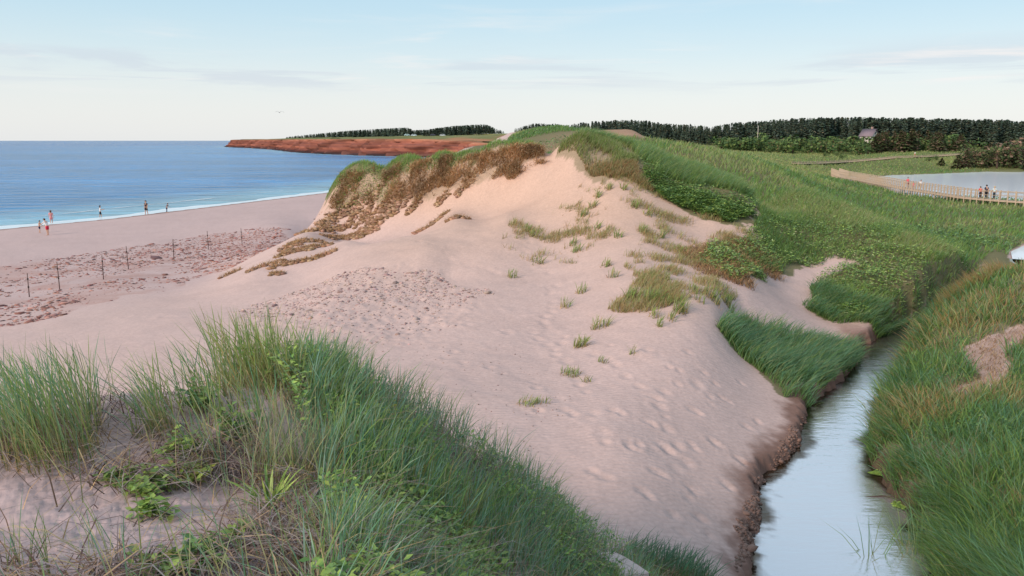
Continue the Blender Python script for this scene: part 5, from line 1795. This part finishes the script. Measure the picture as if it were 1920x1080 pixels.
# ------------------------------------------------------------------ gull
def gull():
    c = at_y(524, 211, 150)
    e = empty('gull', c, R(35))
    mw = pmat('plumage', (0.30, 0.30, 0.32), 0.8)
    tube('body', [(0, -0.30, 0), (0, -0.2, 0.0), (0, 0.0, 0.0), (0, 0.16, 0.03), (0, 0.24, 0.05), (0, 0.31, 0.05), (0, 0.37, 0.045)], [0.02, 0.05, 0.085, 0.07, 0.05, 0.045, 0.01], mw, e, 8)
    for s in (-1, 1):
        V = []
        for x, y, ch, z in ((0.05, 0.03, 0.20, 0.05), (0.32, 0.08, 0.18, 0.20), (0.62, 0.0, 0.10, 0.15), (0.86, -0.10, 0.02, 0.06)):
            V += [(s * x, y + ch * 0.5, z), (s * x, y - ch * 0.5, z - 0.01), (s * x, y, z + 0.018)]
        F = []
        for i in range(3):
            a, b = i * 3, i * 3 + 3
            F += [(a, b, b + 2, a + 2), (a + 2, b + 2, b + 1, a + 1), (a, a + 1, b + 1, b)]
        mesh_from('wing', V, [F], mw, e)
    mesh_from('tail', [(-0.03, -0.26, 0), (0.03, -0.26, 0), (0.09, -0.44, 0.0), (-0.09, -0.44, 0.0), (0, -0.30, 0.015)], [[(0, 1, 4), (1, 2, 4), (2, 3, 4), (3, 0, 4)], [(3, 2, 1, 0)]], mw, e)
    tag(e, 'small dark gull flying alone in the pale sky over the headland', 'bird')


gull()


# ------------------------------------------------------------------ house, vehicles, mast
def box(name, cx_, cy_, cz_, sx, sy, sz, mat, parent, bev=0.03):
    bm = bmesh.new()
    bmesh.ops.create_cube(bm, size=1, matrix=Matrix.Translation((cx_, cy_, cz_)) @ Matrix.Diagonal((sx, sy, sz, 1)))
    bmesh.ops.bevel(bm, geom=list(bm.edges), offset=bev, segments=1, affect='EDGES')
    me = bpy.data.meshes.new(name)
    bm.to_mesh(me)
    bm.free()
    me.materials.append(mat)
    o = bpy.data.objects.new(name, me)
    COL.objects.link(o)
    o.parent = parent
    return o


def house():
    x, y, z = at_y(1629, 258, 352)
    z = float(H(x, y))
    ridge = at_y(1634, 242.5, 352)[2] - z
    e = empty('house', (x, y, z), R(-58))
    wall = pmat('white_boards', (0.56, 0.53, 0.50), 0.8, 0.06, 2)
    roof = pmat('grey_shingles', (0.20, 0.16, 0.19), 0.85, 0.2, 3)
    glass = pmat('window_glass', (0.03, 0.04, 0.05), 0.1, spec=0.6)
    trim = pmat('white_trim', (0.7, 0.7, 0.68), 0.6)
    w, l, hw = 2.1, 2.9, ridge - 2.5
    V = [(l, -w, -1), (l, w, -1), (l, w, hw), (l, 0, ridge - 0.15), (l, -w, hw), (-l, -w, -1), (-l, w, -1), (-l, w, hw), (-l, 0, ridge - 0.15), (-l, -w, hw)]
    me = bpy.data.meshes.new('wall')
    me.from_pydata(V, [], [(0, 1, 2, 3, 4), (9, 8, 7, 6, 5), (0, 4, 9, 5), (1, 6, 7, 2)])
    me.materials.append(wall)
    o = bpy.data.objects.new('wall', me)
    COL.objects.link(o)
    o.parent = e
    for s in (-1, 1):
        a, b = (s * (w + 0.45), hw - 0.5), (0, ridge)
        V = [(l + .4, a[0], a[1]), (-l - .4, a[0], a[1]), (-l - .4, b[0], b[1]), (l + .4, b[0], b[1])]
        V += [(p[0], p[1], p[2] + 0.18) for p in V]
        mesh_from('roof_slope', V, [[(0, 1, 2, 3), (4, 5, 6, 7), (0, 1, 5, 4), (1, 2, 6, 5), (2, 3, 7, 6), (3, 0, 4, 7)]], roof, e)
    box('chimney', 1.0, 0.5, ridge + 0.25, 0.75, 0.75, 1.6, pmat('chimney_brick', (0.32, 0.22, 0.20), 0.9), e)
    for yy, zz in ((-1.1, hw - 1.2), (1.1, hw - 1.2), (0, hw + 0.9)):
        f = box('window', l + 0.03, yy, zz, 0.08, 0.95, 1.25, trim, e, 0.01)
        box('pane', l + 0.065, yy, zz, 0.04, 0.75, 1.05, glass, f, 0.005)
    for xx in (-2.2, 0.4, 2.6):
        f = box('window', xx, -w - 0.03, hw - 1.4, 0.95, 0.08, 1.1, trim, e, 0.01)
        box('pane', xx, -w - 0.065, hw - 1.4, 0.75, 0.04, 0.9, glass, f, 0.005)
    tag(e, 'small white house with grey roof and chimney half hidden in the forest', 'house')


house()


def car(u, v, Y, rz, col, label):
    x, y, _ = at_y(u, v, Y)
    d, s, _ = poly_dist(np.array([x]), np.array([y]), COAST)
    z = max(float(H(x, y)), at_y(u, v + 1.2, Y)[2])
    e = empty('parked_car', (x, y, z), rz)
    prof = [(-2.2, 0.35), (-2.25, 0.9), (-1.7, 1.0), (-1.2, 1.55), (0.6, 1.6), (1.3, 1.05), (2.1, 0.9), (2.2, 0.35)]
    n = len(prof)
    V = [(px, -0.85, pz) for px, pz in prof] + [(px, 0.85, pz) for px, pz in prof]
    me = bpy.data.meshes.new('body')
    me.from_pydata(V, [], [tuple(range(n))[::-1], tuple(range(n, 2 * n))] + [(i, (i + 1) % n, n + (i + 1) % n, n + i) for i in range(n)])
    me.materials.append(pmat('paint', col, 0.3, spec=0.5))
    o = bpy.data.objects.new('body', me)
    COL.objects.link(o)
    o.parent = e
    gl = pmat('car_glass', (0.03, 0.035, 0.04), 0.1)
    for s in (-1, 1):
        mesh_from('window', [(-1.15, s * 0.86, 1.05), (1.1, s * 0.86, 1.05), (0.5, s * 0.86, 1.5), (-1.0, s * 0.86, 1.48)], [[(0, 1, 2, 3)]], gl, e)
        for xx in (-1.35, 1.35):
            tube('wheel', [(xx, s * 0.70, 0.33), (xx, s * 0.88, 0.33)], 0.33, M_DARKWOOD, e, 12)
    tag(e, label, 'car', 'cars parked by the forest on the headland')


car(763, 253.5, 640, R(10), (0.45, 0.68, 0.74), 'pale blue car parked leftmost below the headland trees')
car(776, 254, 640, R(0), (0.50, 0.66, 0.76), 'second pale blue car parked below the headland trees')
car(812, 253.5, 640, R(5), (0.05, 0.06, 0.10), 'dark car parked right of the pale ones below the headland trees')
car(830, 254, 640, R(-5), (0.45, 0.52, 0.58), 'silvery car parked farthest right below the headland trees')
x, y, z = at_y(1421, 250, 330)
m = tube('mast', [(x, y, float(H(x, y)) - 0.3), (x, y, at_y(1421, 236, 330)[2])], [0.16, 0.10], pmat('pale_mast', (0.45, 0.42, 0.38), 0.7), origin=(x, y, float(H(x, y))))
tag(m, 'thin pale mast standing against the dark forest', 'mast')

# ------------------------------------------------------------------ trees
M_BARK = pmat('bark', (0.10, 0.075, 0.06), 0.9, 0.3, 6)


def spruce_arrays(h, rad, n, rg, bare=0.12, ragged=0.3):
    """needle sprays around a stem: (points, faces, colours)"""
    t = bare + (1 - bare) * rg.random(n) ** 0.9
    a = rg.uniform(0, 6.283, n)
    env = rad * (1 - ((t - bare) / (1 - bare)) ** 1.15) * (1 - ragged * rg.random(n)) + 0.03 * rad
    q = env * rg.uniform(0.35, 1.0, n) ** 0.5
    s = h * 0.055 * rg.uniform(0.7, 1.5, n) * (1.25 - 0.6 * t)
    c = np.stack([np.cos(a) * q, np.sin(a) * q, t * h], -1)
    d = np.stack([np.cos(a), np.sin(a), np.full(n, -0.25)], -1)
    b = np.stack([-np.sin(a), np.cos(a), rg.uniform(-0.3, 0.3, n)], -1)
    s = s[:, None]
    V = np.stack([c - d * s * 0.8 - b * s * 0.6, c - d * s * 0.5 + b * s * 0.7, c + d * s * 1.0 + b * s * 0.3 - (0, 0, 0), c + d * s * 0.8 - b * s * 0.5], 1)
    V[..., 2] += rg.uniform(-0.25, 0.35, (n, 4)) * s
    V[0] = [(0.02 * h, 0, h * 0.93), (0, 0.02 * h, h * 0.93), (0.0, 0, h * 1.03), (-0.02 * h, 0, h * 0.93)]
    return V.reshape(-1, 3), np.arange(n)[:, None] * 4 + np.array([[0, 1, 2, 3]]), n


NEED = ((4, (0.095, 0.14, 0.11)), (3, (0.12, 0.17, 0.12)), (1.5, (0.075, 0.12, 0.105)), (1, (0.17, 0.17, 0.11)))
NEED2 = ((3, (0.06, 0.085, 0.04)), (2, (0.15, 0.11, 0.075)), (3, (0.09, 0.12, 0.05)), (1.5, (0.23, 0.16, 0.12)))
BUSH = ((3, (0.06, 0.11, 0.045)), (3, (0.08, 0.14, 0.05)), (2, (0.12, 0.18, 0.06)), (0.8, (0.14, 0.12, 0.06)))


def crown_mesh(name, h, rad, n, cols, seed, bare=0.12, ragged=0.3):
    rg = np.random.default_rng(seed)
    V, F, k = spruce_arrays(h, rad, n, rg, bare, ragged)
    o = mesh_from(name, V, [F], M_NEEDLE, col=np.repeat(pick(k, *cols, var=0.3), 4, axis=0), link=False)
    return o.data


def bush_mesh(h, rad, n, cols, seed, sz=0.08):
    rg = np.random.default_rng(seed)
    lob = rg.normal(0, 0.5, (6, 3)) * (rad, rad, h * 0.3) + (0, 0, h * 0.45)
    c = lob[rg.integers(0, 6, n)]
    d = rg.normal(0, 1, (n, 3))
    d /= np.linalg.norm(d, axis=1)[:, None]
    c = c + d * np.array([rad * 0.55, rad * 0.55, h * 0.42]) * rg.uniform(0.6, 1, (n, 1))
    c[:, 2] = np.clip(c[:, 2], 0.02 * h, h)
    b = rg.normal(0, 1, (n, 3))
    b /= np.linalg.norm(b, axis=1)[:, None]
    s = h * sz * rg.uniform(0.6, 1.4, (n, 1))
    e = np.cross(d, b)
    V = np.stack([c - b * s, c + e * s * 0.8, c + b * s, c - e * s * 0.8], 1).reshape(-1, 3)
    F = np.arange(n)[:, None] * 4 + np.array([[0, 1, 2, 3]])
    return mesh_from('crown', V, [F], M_NEEDLE, col=np.repeat(pick(n, *cols, var=0.3), 4, axis=0), link=False).data


def trunk_mesh(h, r):
    return tube('trunk', [(0, 0, -0.06), (0.01, 0, 0.5), (0, 0.01, 0.95)], [r, r * 0.7, r * 0.15], M_BARK).data


CR = [crown_mesh('crown', 1.0, 0.15 + 0.02 * (i % 4), 340, NEED, 100 + i, 0.10 + 0.05 * (i % 3), 0.5) for i in range(8)]
CR2 = [crown_mesh('crown', 1.0, 0.36, 340, NEED2, 200 + i, 0.04, 0.55) for i in range(4)]
CBB = [bush_mesh(1.0, 0.55, 620, NEED2, 400 + i, 0.055) for i in range(4)]
CB = [bush_mesh(1.0, 0.62, 260, BUSH, 300 + i) for i in range(6)]
_to = tube('trunk', [(0, 0, -0.06), (0.01, 0, 0.5), (0, 0.01, 0.95)], [0.016, 0.011, 0.003], M_BARK)
TRK = _to.data
bpy.data.objects.remove(_to)
_to = tube('trunk', [(0, 0, -0.06), (0.02, 0, 0.3), (0.05, 0.02, 0.7)], [0.035, 0.028, 0.008], M_BARK)
TRKB = _to.data
bpy.data.objects.remove(_to)


def tree(name, x, y, h, crown, trunk, wide, label, cat, group, lean=0.03):
    z = float(H(x, y))
    e = empty(name, (x, y, z), random.uniform(0, 6.28))
    e.rotation_euler[0] = random.uniform(-lean, lean)
    e.rotation_euler[1] = random.uniform(-lean, lean)
    e.scale = (h * wide, h * wide, h)
    for nm, me in (('crown', crown), ('trunk', trunk)):
        o = bpy.data.objects.new(nm, me)
        COL.objects.link(o)
        o.parent = e
    tag(e, label, cat, group)
    return e


SKY = np.array([(-400, 262, 2200), (430, 262, 1250), (540, 255.5, 1200), (580, 251, 1120), (610, 248, 1050), (650, 244, 980), (720, 240, 850), (765, 238, 730), (775, 243, 700), (800, 242, 660), (840, 236, 660), (880, 233, 655), (912, 232, 650), (930, 240, 650), (950, 246, 640), (972, 240, 640), (1000, 232, 620),
                (1040, 232, 600), (1060, 236, 560), (1100, 230, 470), (1160, 226, 430), (1200, 226, 420), (1240, 232, 415), (1290, 234, 410), (1330, 237, 405), (1380, 230, 390), (1450, 226, 375), (1500, 222, 368), (1600, 221, 360), (1700, 222, 355), (1800, 224, 352),
                (1860, 225, 350), (1920, 228, 345), (2050, 228, 340), (2400, 226, 340)])


def skyline(u):
    return np.interp(u, SKY[:, 0], SKY[:, 1]), np.interp(u, SKY[:, 0], SKY[:, 2])


def top_height(u, x, y, dv):
    v, _ = skyline(u)
    _, s = ray(u, v + dv)
    return CAM_Z + s * y - float(H(x, y))


# the front of the forest, tree by tree
cnt = 0
for u0, u1, k, lab, grp in [(1075, 1990, 225, 'dark slender spruce in the front of the forest beyond the marsh', 'spruces of the forest beyond the marsh'), (536, 940, 80, 'small dark spruce of the wood on the headland', 'spruces on the headland'), (974, 1062, 16, 'dark spruce of the wood showing behind the dune crest', 'spruces behind the dune crest')]:
    for i in range(k):
        u = u0 + (u1 - u0) * (i + random.random()) / k
        v, Y = skyline(u)
        Y = Y * random.uniform(1.0, 1.06)
        x = ray(u, 260)[0] * Y
        if u < 960 and poly_dist(np.array([x]), np.array([Y]), COAST)[0][0] < 30:
            continue
        h = top_height(u, x, Y, random.choice([-1.5, 0, 1, 2, 4, 6, 10]) * (1.0 if u0 > 1070 else 0.3) + (1.5 if u0 < 960 else 0))
        if h < 2.0:
            continue
        tree('spruce_tree', x, Y, h, random.choice(CR), TRK, random.uniform(0.85, 1.3) * (1.0 if u0 > 1070 else 1.7), lab, 'tree', grp)
# the wood behind them reads as one mass
Vs, Fs, Cs, b = [], [], [], 0
rg = np.random.default_rng(77)
for u0, u1, k in [(1065, 2300, 1350), (536, 945, 760), (965, 1064, 140), (-300, -100, 0)]:
    for i in range(k):
        u = rg.uniform(u0, u1)
        v, Y = skyline(u)
        Y *= rg.uniform(1.03, 1.25)
        x = ray(u, 260)[0] * Y
        if u < 960 and poly_dist(np.array([x]), np.array([Y]), COAST)[0][0] < 30:
            continue
        z = float(H(x, Y))
        h = top_height(u, x, Y, rg.uniform(-1, 3.5) if u > 960 else rg.uniform(0.8, 2.4))
        if h < 1.5:
            continue
        V, F, n = spruce_arrays(h, 0.19 * h if u0 > 1000 else 0.34 * h, 95, rg, 0.05, 0.5)
        Vs.append(V + (x, Y, z))
        Fs.append(F + b)
        b += len(V)
        Cs.append(np.repeat(pick(n, *NEED, var=0.3), 4, axis=0))
o = mesh_from('forest', np.concatenate(Vs), [np.concatenate(Fs)], M_NEEDLE, col=np.clip(np.concatenate(Cs), 0.005, 0.5))
tag(o, kind='stuff')
# bushes along the forest foot
for i in range(120):
    u = random.choice([random.uniform(1340, 1800), random.uniform(1340, 1800), random.uniform(1190, 1960)])
    Y = random.uniform(292, 345)
    if u > 1640 and Y < 318:
        Y += 20
    x = ray(u, 270)[0] * Y
    h = random.uniform(2.6, 6.2) * (0.5 if u < 1340 or u > 1800 else 1)
    tree('leafy_bush', x, Y, h, random.choice(CB), TRKB, random.uniform(1.0, 1.7), 'rounded green bush growing along the foot of the dark forest', 'bush', 'bushes along the forest foot', 0.08)
for i in range(46):
    u = random.uniform(1630, 1800)
    t = (u - 1630) / 170
    Y = random.uniform(300, 338)
    x = ray(u, 270)[0] * Y
    vtop = 250 - 10 * math.sin(math.pi * min(1, t * 1.1)) + random.uniform(0, 14)
    h = CAM_Z + ray(u, vtop)[1] * Y - float(H(x, Y))
    if h < 1.5:
        continue
    tree('brownish_spruce', x, Y, h, random.choice(CR2), TRK, random.uniform(0.9, 1.3), 'rough brownish spruce in the rounded stand beside the white house', 'tree', 'brownish spruces beside the house', 0.08)
for u, Y, h in [(1604, 338, 3.6), (1618, 335, 3.2), (1630, 336, 3.2), (1644, 334, 3.4), (1660, 338, 5.2)]:
    tree('leafy_bush', ray(u, 270)[0] * Y, Y, h, random.choice(CB), TRKB, 1.3, 'rounded bush growing right in front of the white house', 'bush', 'bushes in front of the house', 0.05)
# wind-bent brown spruces by the pond
for u, v, vt, w, lab in [(1795, 306, 290, 1.7, 'lowest brown spruce bush at the pond end of the brown stand'), (1812, 308, 280, 1.3, 'brown spruce with bare grey trunks leaning over the pond bank'), (1830, 309, 268, 1.2, 'tallest brown spruce of the stand by the pond'), (1848, 309, 274, 1.3, 'brown spruce just right of the tallest one by the pond'),
                         (1870, 309, 264, 1.3, 'dense olive spruce in the middle of the brown stand'), (1884, 308, 278, 1.2, 'short brown spruce in the gap of the brown stand'), (1904, 306, 264, 1.2, 'pointed rusty spruce near the photo edge by the pond'), (1925, 306, 270, 1.3, 'brown spruce cut by the photo edge beside the pond'),
                         (1765, 305, 296, 2.0, 'low dark bush left of the brown spruce stand'), (1950, 306, 268, 1.3, 'brown spruce outside the edge of the pond bank')]:
    g = hit(u, v, 150, 330)
    Y = 232.0 + random.uniform(0, 12)
    x = ray(u, v)[0] * Y
    h = CAM_Z + ray(u, vt)[1] * Y - float(H(x, Y))
    tree('bent_spruce', x, Y, max(h, 1.2), random.choice(CBB if random.random() < 0.65 else CR2), TRKB, w, lab, 'tree', 'brown spruces by the pond', 0.12)
# dark low bushes dotted on the meadow
for u, v in [(1545, 294), (1567, 293), (1578, 297), (1742, 302), (1755, 300)]:
    g = hit(u, v, 150, 400)
    tree('low_bush', g[0], g[1], 1.5, random.choice(CB), TRKB, 1.4, 'small dark bush alone in the yellow meadow', 'bush', 'low bushes in the meadow')
